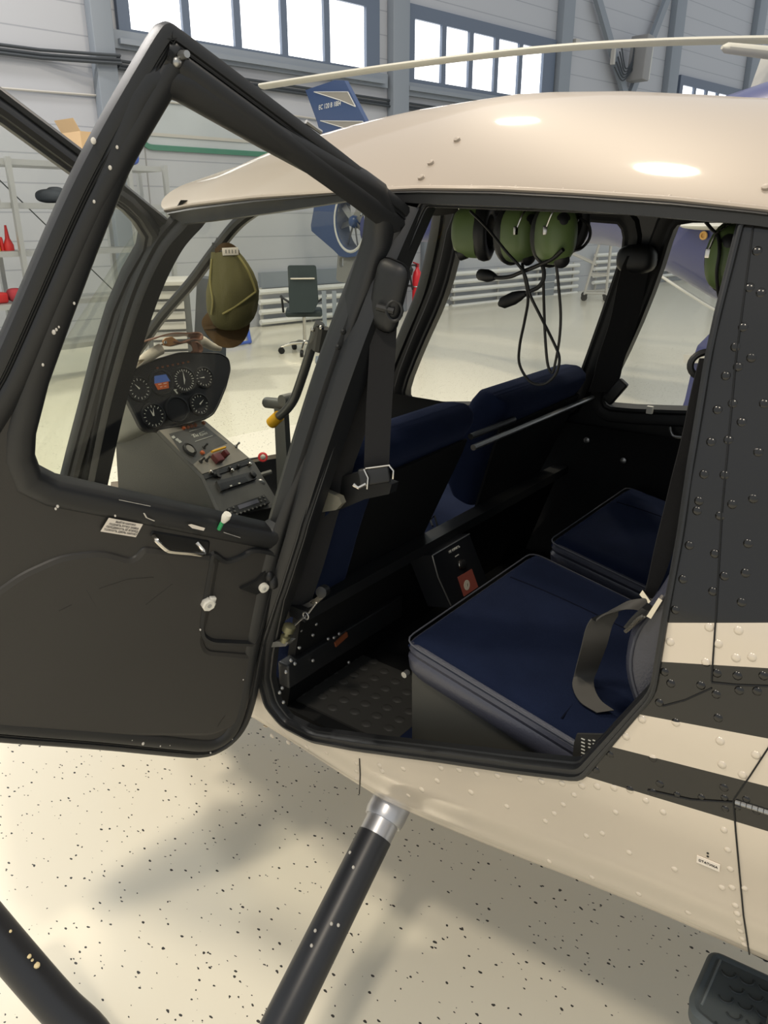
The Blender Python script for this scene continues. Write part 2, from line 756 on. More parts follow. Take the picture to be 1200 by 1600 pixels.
# grey steel columns standing against the wall
def column(n, u, v, wpx, h1=8.0, depth=0.16, z0=0.0):
    xa = wxy(u - wpx / 2, v)[0]
    xb = wxy(u + wpx / 2, v)[0]
    m = MB()
    wbox(m, xa, xb, z0, h1, 0.0, depth, 0.012)
    return obj('trim_%d' % n, m, COLUMN, kind='structure')


column(2, 157, 90, 32)
column(3, 617, 100, 25)
column(4, 876, 70, 17)
column(5, 1049, 70, 15)
column(6, 1176, 70, 12)
# girts under the windows
for n, (u0, v0, u1, v1, hh) in enumerate(((172, 56, 600, 132, 0.10), (632, 138, 868, 176, 0.10))):
    xa, ya = wxy(u0, v0)
    xb, yb = wxy(u1, v1)
    m = MB()
    wbox(m, xa, xb, (ya + yb) / 2 - hh, (ya + yb) / 2 + hh, 0, 0.09)
    obj('trim_%d' % (7 + n), m, COLUMN, kind='structure')
# diagonal braces
for n, (p, q) in enumerate((((922, -6), (972, 165)), ((1035, -6), (970, 165)))):
    a = WALL.p(*wxy(*p), 0.10)
    b = WALL.p(*wxy(*q), 0.10)
    d = (b - a).normalized()
    s = d.cross(WN) * 0.085
    m = MB()
    m.prism([a - s, a + s, b + s, b - s], WN * 0.09)
    obj('trim_%d' % (9 + n), m, COLUMN, kind='structure')

# cable bundle clipped along the wall
m = MB()
for k in range(3):
    z0 = [0, 0.045, -0.04][k]
    path = []
    for u, v in ((-60, 71), (60, 86), (140, 95), (176, 97), (178, 102), (300, 119), (420, 136), (553, 155), (650, 169), (780, 188)):
        x, y = wxy(u, v)
        hh = 0.2 if 120 < u < 178 or 600 < u < 640 else 0.05
        path.append(WALL.p(x, y + z0, hh + 0.01 * k))
    path = [path[0] - WD * 5] + path + [path[-1] + WD * 9]
    m.tube(path, 0.020, 6)
tag(obj('cable_bundle', m, DKTRIM), 'dark bundle of cables running along the white wall below the windows', 'cable')
m = MB()
wp = [WALL.p(*wxy(u, v), 0.03) for u, v in ((-60, 133), (60, 143), (155, 150), (260, 160), (420, 176), (640, 206))]
m.tube([wp[0] - WD * 5] + wp + [wp[-1] + WD * 9], 0.014, 6)
tag(obj('wall_wire', m, CABG), 'thin grey wire on the wall under the thick cable bundle', 'cable')

# white heating pipes low on the wall: five pipes on posts
def register(u0, v0, u1, v1, label):
    x0, y0 = wxy(u0, v0, 0.12)
    x1, y1 = wxy(u1, v1, 0.12)
    t = thing('pipe_radiator', label, 'radiator', WALL.p((x0 + x1) / 2, 0, 0.12), 'white pipe radiators along the back wall')
    ym = (y0 + y1) / 2
    for k in range(5):
        m = MB()
        yy = ym - 0.15 * k
        m.tube([WALL.p(x0, yy, 0.12), WALL.p(x1, yy, 0.12)], 0.042, 8)
        obj('pipe', m, PIPEW, t)
    n = max(2, int(abs(x1 - x0) / 1.1))
    for k in range(n + 1):
        x = x0 + (x1 - x0) * (0.03 + 0.94 * k / n)
        m = MB()
        wbox(m, x - 0.02, x + 0.02, 0.0, ym + 0.06, 0.05, 0.085)
        obj('bracket_post', m, CABG, t)


register(405, 462, 562, 440, 'white pipe radiator on the wall behind the dark green chair')
register(674, 442, 700, 438, 'short white pipe radiator beside the red fire extinguisher')
register(706, 437, 905, 407, 'long white pipe radiator right of the fire extinguisher')
register(930, 404, 1120, 384, 'white pipe radiator behind the wheeled work platform')
# blue-grey rail above the first radiator
x0, y0 = wxy(404, 441)
x1, y1 = wxy(600, 420)
m = MB()
wbox(m, x0, x1, (y0 + y1) / 2 - 0.13, (y0 + y1) / 2 + 0.1, 0, 0.07)
obj('trim_11', m, COLUMN, kind='structure')
# post beside the extinguisher
x0 = wxy(656, 440)[0]
x1 = wxy(672, 440)[0]
m = MB()
wbox(m, x0, x1, 0, 2.0, 0.0, 0.2, 0.01)
obj('trim_12', m, COLUMN, kind='structure')

# ------------------------------------------------------------------ fire extinguisher
x, yt = wxy(652, 420, 0.3)
x = wxy(655, 440, 0.3)[0]
ct = onP(652, 420, WALL.p(0, 0, 0.3), WN)
cb = onP(651, 475, WALL.p(0, 0, 0.3), WN)
h = ct.z - cb.z
r = 0.085
t = thing('fire_extinguisher', 'red fire extinguisher hanging by the grey post and white pipes', 'fire extinguisher', (ct.x, ct.y, cb.z))
m = MB()
m.lathe((ct.x, ct.y, cb.z), ZW, [(r * 0.9, 0), (r, 0.02), (r, h * 0.78), (r * 0.8, h * 0.9), (r * 0.35, h), (r * 0.35, h + 0.03)], 20)
obj('cylinder', m, EXTR, t)
m = MB()
m.box((ct.x, ct.y, ct.z + 0.06), (0.05, 0.05, 0.06))
m.tube([(ct.x, ct.y, ct.z + 0.08), V((ct.x, ct.y, ct.z + 0.11)) - WD * 0.1], 0.015, 8)
obj('valve', m, mat('valve_red', (150, 30, 38), 0.4), t)
m = MB()
c = V((ct.x, ct.y, ct.z))
m.tube(spline([c + V((0, 0, 0.06)) - WD * 0.03, c - WD * 0.16 + V((0, 0, 0.05)), c - WD * 0.17 - V((0, 0, 0.12)), c - WD * 0.11 - V((0, 0, 0.35))]), 0.016, 8)
m.lathe(c - WD * 0.17 - V((0, 0, 0.10)), (0, 0, 1), [(0.03, 0), (0.05, 0.1), (0.02, 0.14)], 12)
obj('hose', m, HSBLACK, t)
m = MB()
m.tube([c - V((0, 0, 0.3)) + (WD * cos(a) + WN * sin(a)) * (r + 0.004) for a in [2 * pi * k / 20 for k in range(20)]], 0.012, 6, closed=True)
m.box(c - V((0, 0, 0.3)) - WN * 0.15, (0.04, 0.12, 0.04), Matrix.Rotation(atan2(WN.y, WN.x) - pi / 2, 3, 'Z'))
obj('bracket', m, STEEL, t)

# ------------------------------------------------------------------ office chair with dark green back
D = 9.6
bt = onS(478, 412, D)
bb = onS(478, 482, D)
fl = onS(476, 520, D)
cx, cy = fl.x, fl.y
view = V((bt.x, bt.y, 0)).normalized()
CR = Frame((cx, cy, 0), -view)
t = thing('office_chair', 'dark green vinyl office chair with chrome bar standing near the back wall', 'chair', (cx, cy, 0))
zt, zb = bt.z, bb.z
hw = 0.5 * 44 / F * D
m = MB()
m.plate([CR.p(x, y, 0.0) for x, y in round_poly([(-hw, zb + 0.02), (-hw * 0.95, zb - 0.03), (hw * 0.7, zb - 0.03), (hw * 1.05, zb + 0.1), (hw * 0.95, zt), (-hw, zt)], 0.03)], [], CR.n * 0.06)
obj('backrest', m, DKGREEN, t)
m = MB()
m.tube([CR.p(-hw * 0.8, zt - 0.15, 0.08), CR.p(hw * 0.8, zt - 0.15, 0.08)], 0.012, 8)
m.tube([CR.p(-hw * 0.8, zt - 0.15, 0.05), CR.p(-hw * 0.8, zt - 0.15, 0.08)], 0.01, 6)
m.tube([CR.p(hw * 0.8, zt - 0.15, 0.05), CR.p(hw * 0.8, zt - 0.15, 0.08)], 0.01, 6)
obj('back_bar', m, CHROME, t)
m = MB()
m.box(CR.p(0, 0.47, -0.28), (0.46, 0.08, 0.46), CR.rot() @ Matrix.Identity(3), 0.03)
obj('seat', m, DKGREEN, t)
m = MB()
m.lathe((cx, cy, 0.10), ZW, [(0.035, 0), (0.03, 0.05), (0.022, 0.06), (0.022, 0.34)], 12)
obj('gas_lift', m, CHROME, t)
for k in range(5):
    a = 2 * pi * k / 5 + 0.3
    e = V((cx + 0.3 * cos(a), cy + 0.3 * sin(a), 0.085))
    m = MB()
    m.tube([(cx, cy, 0.13), (cx + 0.16 * cos(a), cy + 0.16 * sin(a), 0.125), e], [0.022, 0.02, 0.014], 8)
    leg = obj('leg', m, CHROME, t)
    m = MB()
    m.lathe(e - V((0.02 * sin(a), -0.02 * cos(a), 0.045)), (sin(a), -cos(a), 0), [(0.01, 0), (0.04, 0.002), (0.04, 0.038), (0.01, 0.04)], 14)
    obj('caster', m, RUBBER, leg)
m = MB()
m.tube(spline([CR.p(-0.26, 0.47, -0.28), CR.p(-0.27, 0.66, -0.2), CR.p(-0.27, 0.67, -0.1), CR.p(-hw, 0.62, 0.0)]), 0.014, 8)
obj('armrest', m, HSBLACK, t)
m = MB()
m.tube(spline([CR.p(0.26, 0.47, -0.28), CR.p(0.27, 0.66, -0.2), CR.p(0.27, 0.67, -0.1), CR.p(hw, 0.62, 0.0)]), 0.014, 8)
obj('armrest', m, HSBLACK, t)

# ------------------------------------------------------------------ grey drawer cabinet seen over the instrument panel
D = 7.4
cf = onS(268, 560, D)
dirv = V((cf.x, cf.y, 0)).normalized()
CF = Frame((cf.x, cf.y, 0), -dirv)
px = lambda u, v, h=0.0: CF.px(u, v, h)
xl, xr = px(226, 480)[0], px(298, 480)[0]
zt = px(265, 446)[1]
zb_ = 0.06
t = thing('drawer_cabinet', 'grey workshop drawer cabinet with a slatted front and dark sides', 'cabinet', (cf.x, cf.y, 0))
m = MB()
m.box(CF.p((xl + xr) / 2, (zt + zb_) / 2, -0.3), (xr - xl, zt - zb_, 0.56), CF.rot())
obj('body', m, CABD, t)
m = MB()
m.box(CF.p((xl + xr) / 2, zt + 0.02, -0.29), (xr - xl + 0.1, 0.04, 0.66), CF.rot(), 0.008)
obj('worktop', m, CABG, t)
nd = 9
dz = (zt - zb_ - 0.1) / nd
xa, xb = px(236, 500)[0], px(290, 500)[0]
for k in range(nd):
    m = MB()
    z = zb_ + 0.06 + dz * (k + 0.5)
    m.box(CF.p((xa + xb) / 2, z, -0.008), (xb - xa, dz * 0.74, 0.03), CF.rot(), 0.006)
    d = obj('drawer', m, CABG, t)
    m = MB()
    m.box(CF.p((xa + xb) / 2, z + dz * 0.28, 0.012), ((xb - xa) * 0.9, dz * 0.1, 0.012), CF.rot())
    obj('drawer_pull', m, STEEL, d)
for x in (xl + 0.05, xr - 0.05):
    m = MB()
    m.lathe(CF.p(x, 0.03, -0.1) - CF.x * 0.015, CF.x, [(0.01, 0), (0.03, 0.001), (0.03, 0.029), (0.01, 0.03)], 12)
    obj('caster', m, RUBBER, t)

# dark covered unit beside the cabinet
D = 8.2
q = onS(318, 545, D)
dirv = V((q.x, q.y, 0)).normalized()
CD = Frame((q.x, q.y, 0), -dirv)
pts = [CD.px(u, v) for u, v in ((308, 432), (330, 430), (352, 436), (350, 545), (302, 548))]
zt = pts[0][1]
t = thing('covered_cart', 'dark grey covered cart standing behind the olive cap', 'cart', (q.x, q.y, 0))
m = MB()
pp = [(pts[0][0], pts[0][1]), (pts[2][0], pts[2][1]), (pts[3][0], 0.08), (pts[4][0] - 0.02, 0.08)]
m.prism([CD.p(x, y, -0.2) for x, y in round_poly(pp, 0.06)], CD.n * 0.4)
obj('cover', m, DKCLOTH, t, ang=60)
for sx in (0.1, 0.9):
    m = MB()
    x = pp[3][0] * (1 - sx) + pp[2][0] * sx
    m.lathe(CD.p(x, 0.045, 0.1) - CD.x * 0.015, CD.x, [(0.01, 0), (0.045, 0.001), (0.045, 0.029), (0.01, 0.03)], 14)
    obj('caster', m, RUBBER, t)

# low blue tubular frame trolley
D = 8.6
a, b, c = onZ(350, 541, 0.03), onZ(391, 534, 0.03), onZ(380, 508, 0.03)
t = thing('blue_trolley_frame', 'low blue tubular trolley frame on the floor right of the cap', 'trolley', (b.x, b.y, 0))
m = MB()
up = V((0, 0, 0.32))
m.tube([a, b], 0.022, 8)
m.tube([b, c], 0.022, 8)
m.tube([b + V((0, 0, 0)), b + (c - b) * 0.6 + up], 0.02, 8)
obj('frame', m, BLUEM, t)
m = MB()
m.tube([c, c + V((0, 0, 0.35)), a + V((0, 0, 0.35))], 0.015, 8)
m.tube([a, a + V((0, 0, 0.35))], 0.015, 8)
obj('upright', m, CABG, t)

# grey stand with two posts right of the chair
t = None
D = 9.0
q = onS(510, 518, D)
t = thing('grey_stand', 'small grey two-post stand right of the dark green chair', 'stand', (q.x, q.y, 0))
QF = Frame((q.x, q.y, 0), -V((q.x, q.y, 0)).normalized())
for u in (506, 522):
    x, y = QF.px(u, 455)
    m = MB()
    m.box(QF.p(x, y / 2 + 0.02, 0), (0.05, y - 0.04, 0.05), QF.rot())
    obj('post', m, COLUMN, t)
m = MB()
m.box(QF.p(QF.px(514, 455)[0], 0.02, 0), (0.36, 0.04, 0.3), QF.rot(), 0.01)
obj('base', m, COLUMN, t)

# ------------------------------------------------------------------ shelf rack on the left with its goods
SN_ = (WN * 0.96 + WD * 0.1).normalized()
sp0 = onS(43, 420, 7.4)
SH = Frame((sp0.x, sp0.y, 0), SN_)
sx = lambda u, v, h=0.0: SH.px(u, v, h)
t = thing('shelf_rack', 'galvanised steel shelf rack against the left part of the wall', 'shelf', (sp0.x, sp0.y, 0))
xr = sx(26, 340)[0]
bay = 1.25 * SGN
ztop = sx(15, 252)[1]
zs = [ztop, sx(30, 321)[1], sx(60, 396)[1], sx(20, 480)[1], 0.35]
DP = 0.5
xs = [xr - 2 * bay, xr - bay, xr, xr + bay, xr + 1.35 * bay]
for x in xs:
    for hh in (0.0, -DP):
        m = MB()
        m.box(SH.p(x, (ztop + 0.04) / 2, hh), (0.045, ztop + 0.04, 0.045), SH.rot())
        obj('post', m, SHELFM, t)
for z in zs:
    for i in range(4):
        m = MB()
        xa, xb = xs[i], xs[i + 1]
        m.box(SH.p((xa + xb) / 2, z, -DP / 2), (abs(xb - xa) - 0.05, 0.05, DP - 0.05), SH.rot())
        obj('shelf_board', m, SHELFM, t)
for i in (1, 2):
    m = MB()
    m.tube([SH.p(xs[i], zs[0], -DP - 0.02), SH.p(xs[i + 1], zs[3], -DP - 0.02)], 0.006, 6)
    obj('cross_brace', m, CABD, t)
# goods: cardboard box on top
bx = SH.px(122, 236)
c0 = SH.P(100, 233, -0.25)
m = MB()
m.box(SH.p(SH.px(142, 220, -0.25)[0], ztop + 0.03 + 0.14, -0.25), (0.42, 0.28, 0.36), SH.rot())
bxt = thing('cardboard_box', 'brown open cardboard box on top of the steel shelf rack', 'box', SH.p(SH.px(142, 220, -0.25)[0], ztop + 0.03, -0.25))
obj('carton', m, CARD, bxt)
m = MB()
xx = SH.px(142, 220, -0.25)[0]
m.prism([SH.p(xx - 0.21, ztop + 0.31, -0.07), SH.p(xx - 0.21, ztop + 0.31, -0.43), SH.p(xx - 0.27, ztop + 0.42, -0.43), SH.p(xx - 0.27, ztop + 0.42, -0.07)], SH.x * 0.006)
obj('flap', m, CARD, bxt)


def good(u, z, h=-0.2):
    return SH.p(SH.px(u, 400, h)[0], z, h)


z2 = zs[2] + 0.027
p = good(16, z2)
t = thing('red_funnel', 'red plastic funnel bottle on the middle shelf, right of the yellow one', 'bottle', p)
m = MB()
m.lathe(p, ZW, [(0.048, 0), (0.048, 0.05), (0.022, 0.11), (0.010, 0.23), (0.006, 0.23)], 16)
obj('body', m, REDP, t)
p = good(5.5, z2)
t = thing('red_can', 'short red can on the middle shelf between yellow tin and red funnel', 'can', p)
m = MB()
m.lathe(p, ZW, [(0.018, 0), (0.018, 0.10), (0.014, 0.12), (0.006, 0.125)], 16)
obj('body', m, REDP, t)
p = good(-5, z2)
t = thing('yellow_tin', 'yellow round tin at the left edge of the middle shelf', 'tin', p)
m = MB()
m.lathe(p, ZW, [(0.042, 0), (0.042, 0.12), (0.034, 0.15), (0.012, 0.155)], 16)
obj('body', m, YELLOW, t)
z3 = zs[3] + 0.027
p = good(14, z3)
m = MB()
m.ell(p + V((0, 0, 0.066)), (0.075, 0.075, 0.065), sq=0.7)
tag(obj('red_rag', m, mat('red_cloth', (170, 60, 70), 0.9)), 'crumpled dull red rag on the lower shelf of the rack', 'rag')
p = good(-12, z3)
m = MB()
m.box(p + V((0, 0, 0.05)), (0.13, 0.12, 0.1), SH.rot() if False else Matrix.Identity(3), 0.02)
tag(obj('red_case', m, REDP), 'small bright red case on the lower shelf, left of the red rag', 'case')
z1 = zs[1] + 0.027
p = good(92, z1)
m = MB()
m.ell(p + V((0, 0, 0.065)), (0.16, 0.12, 0.065), sq=0.8)
m.ell(p + V((0.05, 0.03, 0.1)), (0.08, 0.08, 0.05), sq=0.8)
tag(obj('dark_bag', m, DKCLOTH), 'dark crumpled bag on the upper shelf near the black door frame', 'bag')
p = good(6, z1)
m = MB()
m.lathe(p, ZW, [(0.05, 0), (0.05, 0.13), (0.02, 0.17), (0.02, 0.2), (0.005, 0.2)], 14)
tag(obj('clear_bottle', m, LIGHTG), 'pale plastic bottle standing on the upper shelf at the left edge', 'bottle')
p = SH.p(SH.px(206, 305, -0.2)[0], zs[0] + 0.03, -0.2)
m = MB()
m.ell(p + V((0, 0, 0.088)), (0.1, 0.1, 0.085), sq=0.6)
tag(obj('blue_bundle', m, BLUEM), 'bright blue bundle on top of the rack above the inner door frame', 'bundle')

# ------------------------------------------------------------------ wall heater on the braces with its cables
x, y = wxy(1000, 90, 0.35)
t = thing('wall_heater', 'grey unit heater hanging on the diagonal steel braces', 'heater', WALL.p(x, y, 0.2))
m = MB()
m.box(WALL.p(*wxy(1000, 92, 0.38), 0.38), (0.26, 0.85, 0.4), WALL.rot() @ Matrix.Rotation(radians(-4), 3, 'Z'), 0.02)
obj('housing', m, mat('heater_grey', (134, 134, 134), 0.5), t)
m = MB()
m.box(WALL.p(wxy(1000, 92, 0.38)[0] + 0.16 * 1, wxy(1000, 92, 0.38)[1], 0.38), (0.05, 0.78, 0.36), WALL.rot() @ Matrix.Rotation(radians(-4), 3, 'Z'))
obj('grille', m, LIGHTG, t)
m = MB()
x, y = wxy(978, 95, 0.25)
for k in range(5):
    a = 0.18 + 0.05 * k
    m.tube(spline([WALL.p(x - a, y + 0.25 - 0.1 * k, 0.22), WALL.p(x - a * 0.4, y - 0.15 - 0.06 * k, 0.3), WALL.p(x + 0.12, y - 0.05 * k, 0.32), WALL.p(x + 0.2, y + 0.35 - 0.12 * k, 0.3)]), 0.014, 6)
obj('cable_loops', m, DKTRIM, t)
m = MB()
x, y = wxy(958, 88, 0.22)
m.box(WALL.p(x, y, 0.22), (0.06, 0.3, 0.08), WALL.rot())
m.box(WALL.p(wxy(900, 66, 0.12)[0], wxy(900, 66, 0.12)[1], 0.12), (0.14, 0.1, 0.1), WALL.rot())
obj('valve_bracket', m, CABG, t)

# ------------------------------------------------------------------ wheeled work platform under the blue tail boom
D = 11.0
q0, q1 = onZ(912, 470, 0.0), onZ(950, 465, 0.0)
t = thing('work_platform', 'grey wheeled tubular work platform under the blue tail boom', 'platform', (q0 + q1) / 2)
PF = Frame(q0, V((-q0.x, -q0.y, 0)).normalized())
x1, y1 = PF.px(955, 385)
m = MB()
x0 = 0.0
for hh in (0.0, -0.6):
    m.tube([PF.p(x0, 0.12, hh), PF.p(x0 + 0.22, 1.15, hh)], 0.022, 8)
    m.tube([PF.p(x1, 0.12, hh), PF.p(x1, 1.15, hh)], 0.022, 8)
    m.tube([PF.p(x0 + 0.08, 0.5, hh), PF.p(x1, 0.5, hh)], 0.018, 8)
    m.tube([PF.p(x0 + 0.0, 0.15, hh), PF.p(x1, 0.15, hh)], 0.018, 8)
    m.tube([PF.p(x0 - 0.3, 0.9, hh), PF.p(x0 + 0.18, 0.7, hh)], 0.018, 8)
for x in (x0, x1):
    m.tube([PF.p(x, 0.15, 0), PF.p(x, 0.15, -0.6)], 0.018, 8)
obj('frame', m, CABG, t)
m = MB()
m.box(PF.p((x0 + 0.2 + x1) / 2, 1.17, -0.3), (abs(x1 - x0 - 0.2) + 0.1, 0.05, 0.7), PF.rot())
obj('deck', m, CABG, t)
for x in (x0, x1):
    for hh in (0.0, -0.6):
        m = MB()
        m.lathe(PF.p(x, 0.065, hh) - PF.n * 0.02, PF.n, [(0.02, 0), (0.065, 0.002), (0.065, 0.038), (0.02, 0.04)], 16)
        obj('caster', m, RUBBER, t)
# ================================================================== THE HELICOPTER IN FRONT
YC = 1.52
HELI = thing('helicopter', 'silver and black helicopter in front with its near doors open onto a navy cabin', 'helicopter', (-0.7, YC, 0))

BELLY = [(-2.6, 0.60), (-2.2, 0.58), (-1.7, 0.60), (-1.1, 0.545), (-0.73, 0.515), (-0.08, 0.60), (0.6, 0.74), (1.2, 0.90)]
HWP = [(0, 0.535), (0.012, 0.56), (0.03, 0.58), (0.06, 0.598), (0.12, 0.616), (0.27, 0.635), (0.38, 0.64), (0.52, 0.63), (0.68, 0.595), (0.84, 0.545), (1.0, 0.49)]
TAPX = [(-2.6, 0.18), (-2.35, 0.48), (-2.0, 0.74), (-1.6, 0.93), (-1.25, 1.0), (0.0, 1.0), (0.6, 0.94), (1.2, 0.82)]


def YS(X, Z):
    zb = interp(BELLY, X)
    return YC - interp(HWP, (Z - zb) / (1.615 - zb)) * interp(TAPX, X)


def onSurf(u, v):
    Y = 0.92
    for _ in range(9):
        p = onY(u, v, Y)
        Y = YS(p.x, p.z)
    return onY(u, v, Y)


def surfN(X, Z):
    e = 0.004
    a = V((2 * e, YS(X + e, Z) - YS(X - e, Z), 0))
    b = V((0, YS(X, Z + e) - YS(X, Z - e), 2 * e))
    n = a.cross(b).normalized()
    return n if n.y < 0 else -n


def resample(pts, n):
    pts = [V(p) for p in pts]
    L = [0]
    for a, b in zip(pts, pts[1:]):
        L.append(L[-1] + (b - a).length)
    out = []
    j = 0
    for i in range(n):
        d = L[-1] * i / (n - 1)
        while j < len(pts) - 2 and L[j + 1] < d:
            j += 1
        seg = L[j + 1] - L[j] or 1
        out.append(pts[j].lerp(pts[j + 1], min(1, max(0, (d - L[j]) / seg))))
    return out


# ------- livery: the painted bands of the flank, bounded by straight edges in side view
def livery():
    mt = bpy.data.materials.new('silver_and_black_livery')
    mt.use_nodes = True
    nt = mt.node_tree
    b = nt.nodes['Principled BSDF']
    tc = nt.nodes.new('ShaderNodeTexCoord')
    sp = nt.nodes.new('ShaderNodeSeparateXYZ')
    nt.links.new(tc.outputs['Object'], sp.inputs[0])
    edges = [((1036, 973), (1200, 973)), ((1033, 1034), (1200, 1044)), ((1003, 1117), (1200, 1154)), ((960, 1168), (1200, 1229)), ((905, 1210), (1200, 1299))]
    prev = None
    for k, (p, q) in enumerate(edges):
        a, c = onSurf(*p), onSurf(*q)
        s = (c.z - a.z) / (c.x - a.x)
        o = a.z - s * a.x
        mu = nt.nodes.new('ShaderNodeMath')
        mu.operation = 'MULTIPLY_ADD'
        mu.inputs[1].default_value = s
        mu.inputs[2].default_value = o
        nt.links.new(sp.outputs['X'], mu.inputs[0])
        gt = nt.nodes.new('ShaderNodeMath')
        gt.operation = 'GREATER_THAN'
        nt.links.new(sp.outputs['Z'], gt.inputs[0])
        nt.links.new(mu.outputs[0], gt.inputs[1])
        if prev is None:
            prev = gt.outputs[0]
        else:                       # alternate: toggle at each edge
            sb = nt.nodes.new('ShaderNodeMath')
            sb.operation = 'SUBTRACT'
            nt.links.new(gt.outputs[0], sb.inputs[0])
            nt.links.new(prev, sb.inputs[1])
            ab = nt.nodes.new('ShaderNodeMath')
            ab.operation = 'ABSOLUTE'
            nt.links.new(sb.outputs[0], ab.inputs[0])
            prev = ab.outputs[0]
    mx = nt.nodes.new('ShaderNodeMix')
    mx.data_type = 'RGBA'
    mx.inputs['A'].default_value = lin((206, 195, 178)) + (1,)
    mx.inputs['B'].default_value = lin((23, 22, 20)) + (1,)
    nt.links.new(prev, mx.inputs['Factor'])
    nt.links.new(mx.outputs['Result'], b.inputs['Base Color'])
    b.inputs['Roughness'].default_value = 0.22
    b.inputs['Metallic'].default_value = 0.1
    b.inputs['Coat Weight'].default_value = 0.2
    b.inputs['Coat Roughness'].default_value = 0.04
    return mt


LIV = livery()
# ------- door opening outline (on the curved flank)
EDGE_AFT = [(1172, 328), (1158, 350), (1128, 470), (1105, 575), (1085, 700), (1062, 850), (1040, 970), (1021, 1085), (907, 1216)]
EDGE_LOW = [(907, 1216), (800, 1203), (690, 1187), (560, 1170), (485, 1156), (442, 1134), (415, 1100), (405, 1060), (410, 1012)]
EDGE_FWD = [(410, 1012), (440, 925), (470, 830), (510, 705), (560, 560), (612, 425), (650, 335), (660, 314)]
aft = [onSurf(*p) for p in EDGE_AFT]
low = [onSurf(*p) for p in EDGE_LOW]
fwd = [onSurf(*p) for p in EDGE_FWD]


def skin(x, z, d=0.0):
    p = V((x, YS(x, z), z))
    return p - surfN(x, z) * d if d else p


def skin_loft(m, A, B, n, k):
    A = resample(A, n)
    B = resample(B, n)
    rows = []
    for i in range(k + 1):
        t = i / k
        rows.append([skin(a.x * (1 - t) + b.x * t, a.z * (1 - t) + b.z * t) for a, b in zip(A, B)])
    return m.grid(rows)


XA = 1.1
zc = aft[-1].z + 0.03
m = MB()
skin_loft(m, aft, [V((XA, 0, 1.614)), V((XA, 0, zc))], 70, 34)
lowtop = low[::-1] + [V((XA, 0, zc))]
fwdlow = [V((-1.12, 0, 0.86))] + [V((x, 0, interp(BELLY, x) + 0.002)) for x in (-1.12, -1.0, -0.8, -0.6, -0.4, -0.2, 0.0, 0.2, 0.5, 0.8, XA)]
skin_loft(m, lowtop, [V((x, 0, interp(BELLY, x) + 0.001)) for x in (-1.15, -1.0, -0.8, -0.6, -0.4, -0.2, 0.0, 0.2, 0.5, 0.8, XA)], 110, 26)
# rivets: small domes standing on the skin
RIV = [(1183, 392), (1171, 449), (1189, 457), (1161, 511), (1149, 542), (1174, 559), (1153, 573), (1134, 587), (1145, 630), (1121, 640), (1194, 630), (1159, 659), (1138, 687), (1111, 690), (1185, 706), (1100, 741), (1132, 742), (1177, 779), (1144, 788), (1092, 783), (1089, 798), (1125, 806), (1169, 849), (1077, 852), (1117, 865), (1165, 895), (1132, 900), (1067, 905), (1114, 924), (1159, 941), (1055, 953), (1108, 980), (1154, 985), (1047, 1003), (1122, 1006), (1150, 1028), (1175, 1027), (1103, 1035), (1038, 1050), (1048, 1068), (1095, 1071), (1120, 1052), (1152, 1056), (1193, 1056), (1155, 1079), (1183, 1080), (1119, 1085), (1030, 1098), (1122, 1122), (1003, 1124), (1056, 1129), (978, 1151), (1125, 1158), (1181, 1180), (1128, 1195), (1160, 1211), (953, 1179), (1020, 1185), (931, 1203), (1031, 1225), (1131, 1231), (1020, 1238), (909, 1228), (933, 1229), (959, 1231), (984, 1234), (1009, 1251), (962, 1269), (1036, 1269), (897, 1242), (880, 1257), (866, 1271), (852, 1283), (941, 1302), (916, 1306), (983, 1332), (1054, 1358), (925, 1371), (998, 1397), (858, 1346), (1075, 1426), (1131, 1297), (1137, 1328), (1141, 1358), (1128, 1387), (1144, 1387), (1163, 1388), (1149, 1415), (1152, 1428), (1154, 1442), (1157, 1455), (1160, 1467), (1163, 1476), (1058, 1242), (1096, 1246), (1132, 1247), (1133, 1264), (1152, 1261), (1182, 1268), (1166, 1249), (557, 1193), (557, 1205), (557, 1218), (593, 1196), (597, 1205), (630, 1201), (683, 1220), (659, 1234), (689, 1200), (717, 1203), (745, 1209), (777, 1212), (736, 1238), (792, 1260), (638, 1243), (812, 1217), (846, 1221), (878, 1224), (425, 1150), (450, 1160), (480, 1168), (510, 1176), (415, 1135)]
for u, v in RIV:
    p = onSurf(u, v)
    n = surfN(p.x, p.z)
    r = 0.0062 if v < 1240 else 0.0052
    m.lathe(p - n * 0.001, n, [(r, 0), (r * 0.92, 0.0012), (r * 0.6, 0.0024), (r * 0.15, 0.0028)], 10)
side = obj('flank_skin', m, LIV, HELI, ang=50, doubles=False, label='silver and black striped riveted flank skin')
# belly pan and the far flank
m = MB()
rows = []
for i in range(24):
    x = -1.15 + (XA + 1.15) * i / 23
    zb = interp(BELLY, x)
    h = YC - YS(x, zb)
    rows.append([V((x, YC - h + 2 * h * j / 6, zb - 0.004 * sin(pi * j / 6))) for j in range(7)])
m.grid(rows)
obj('belly_skin', m, SILVER, HELI)
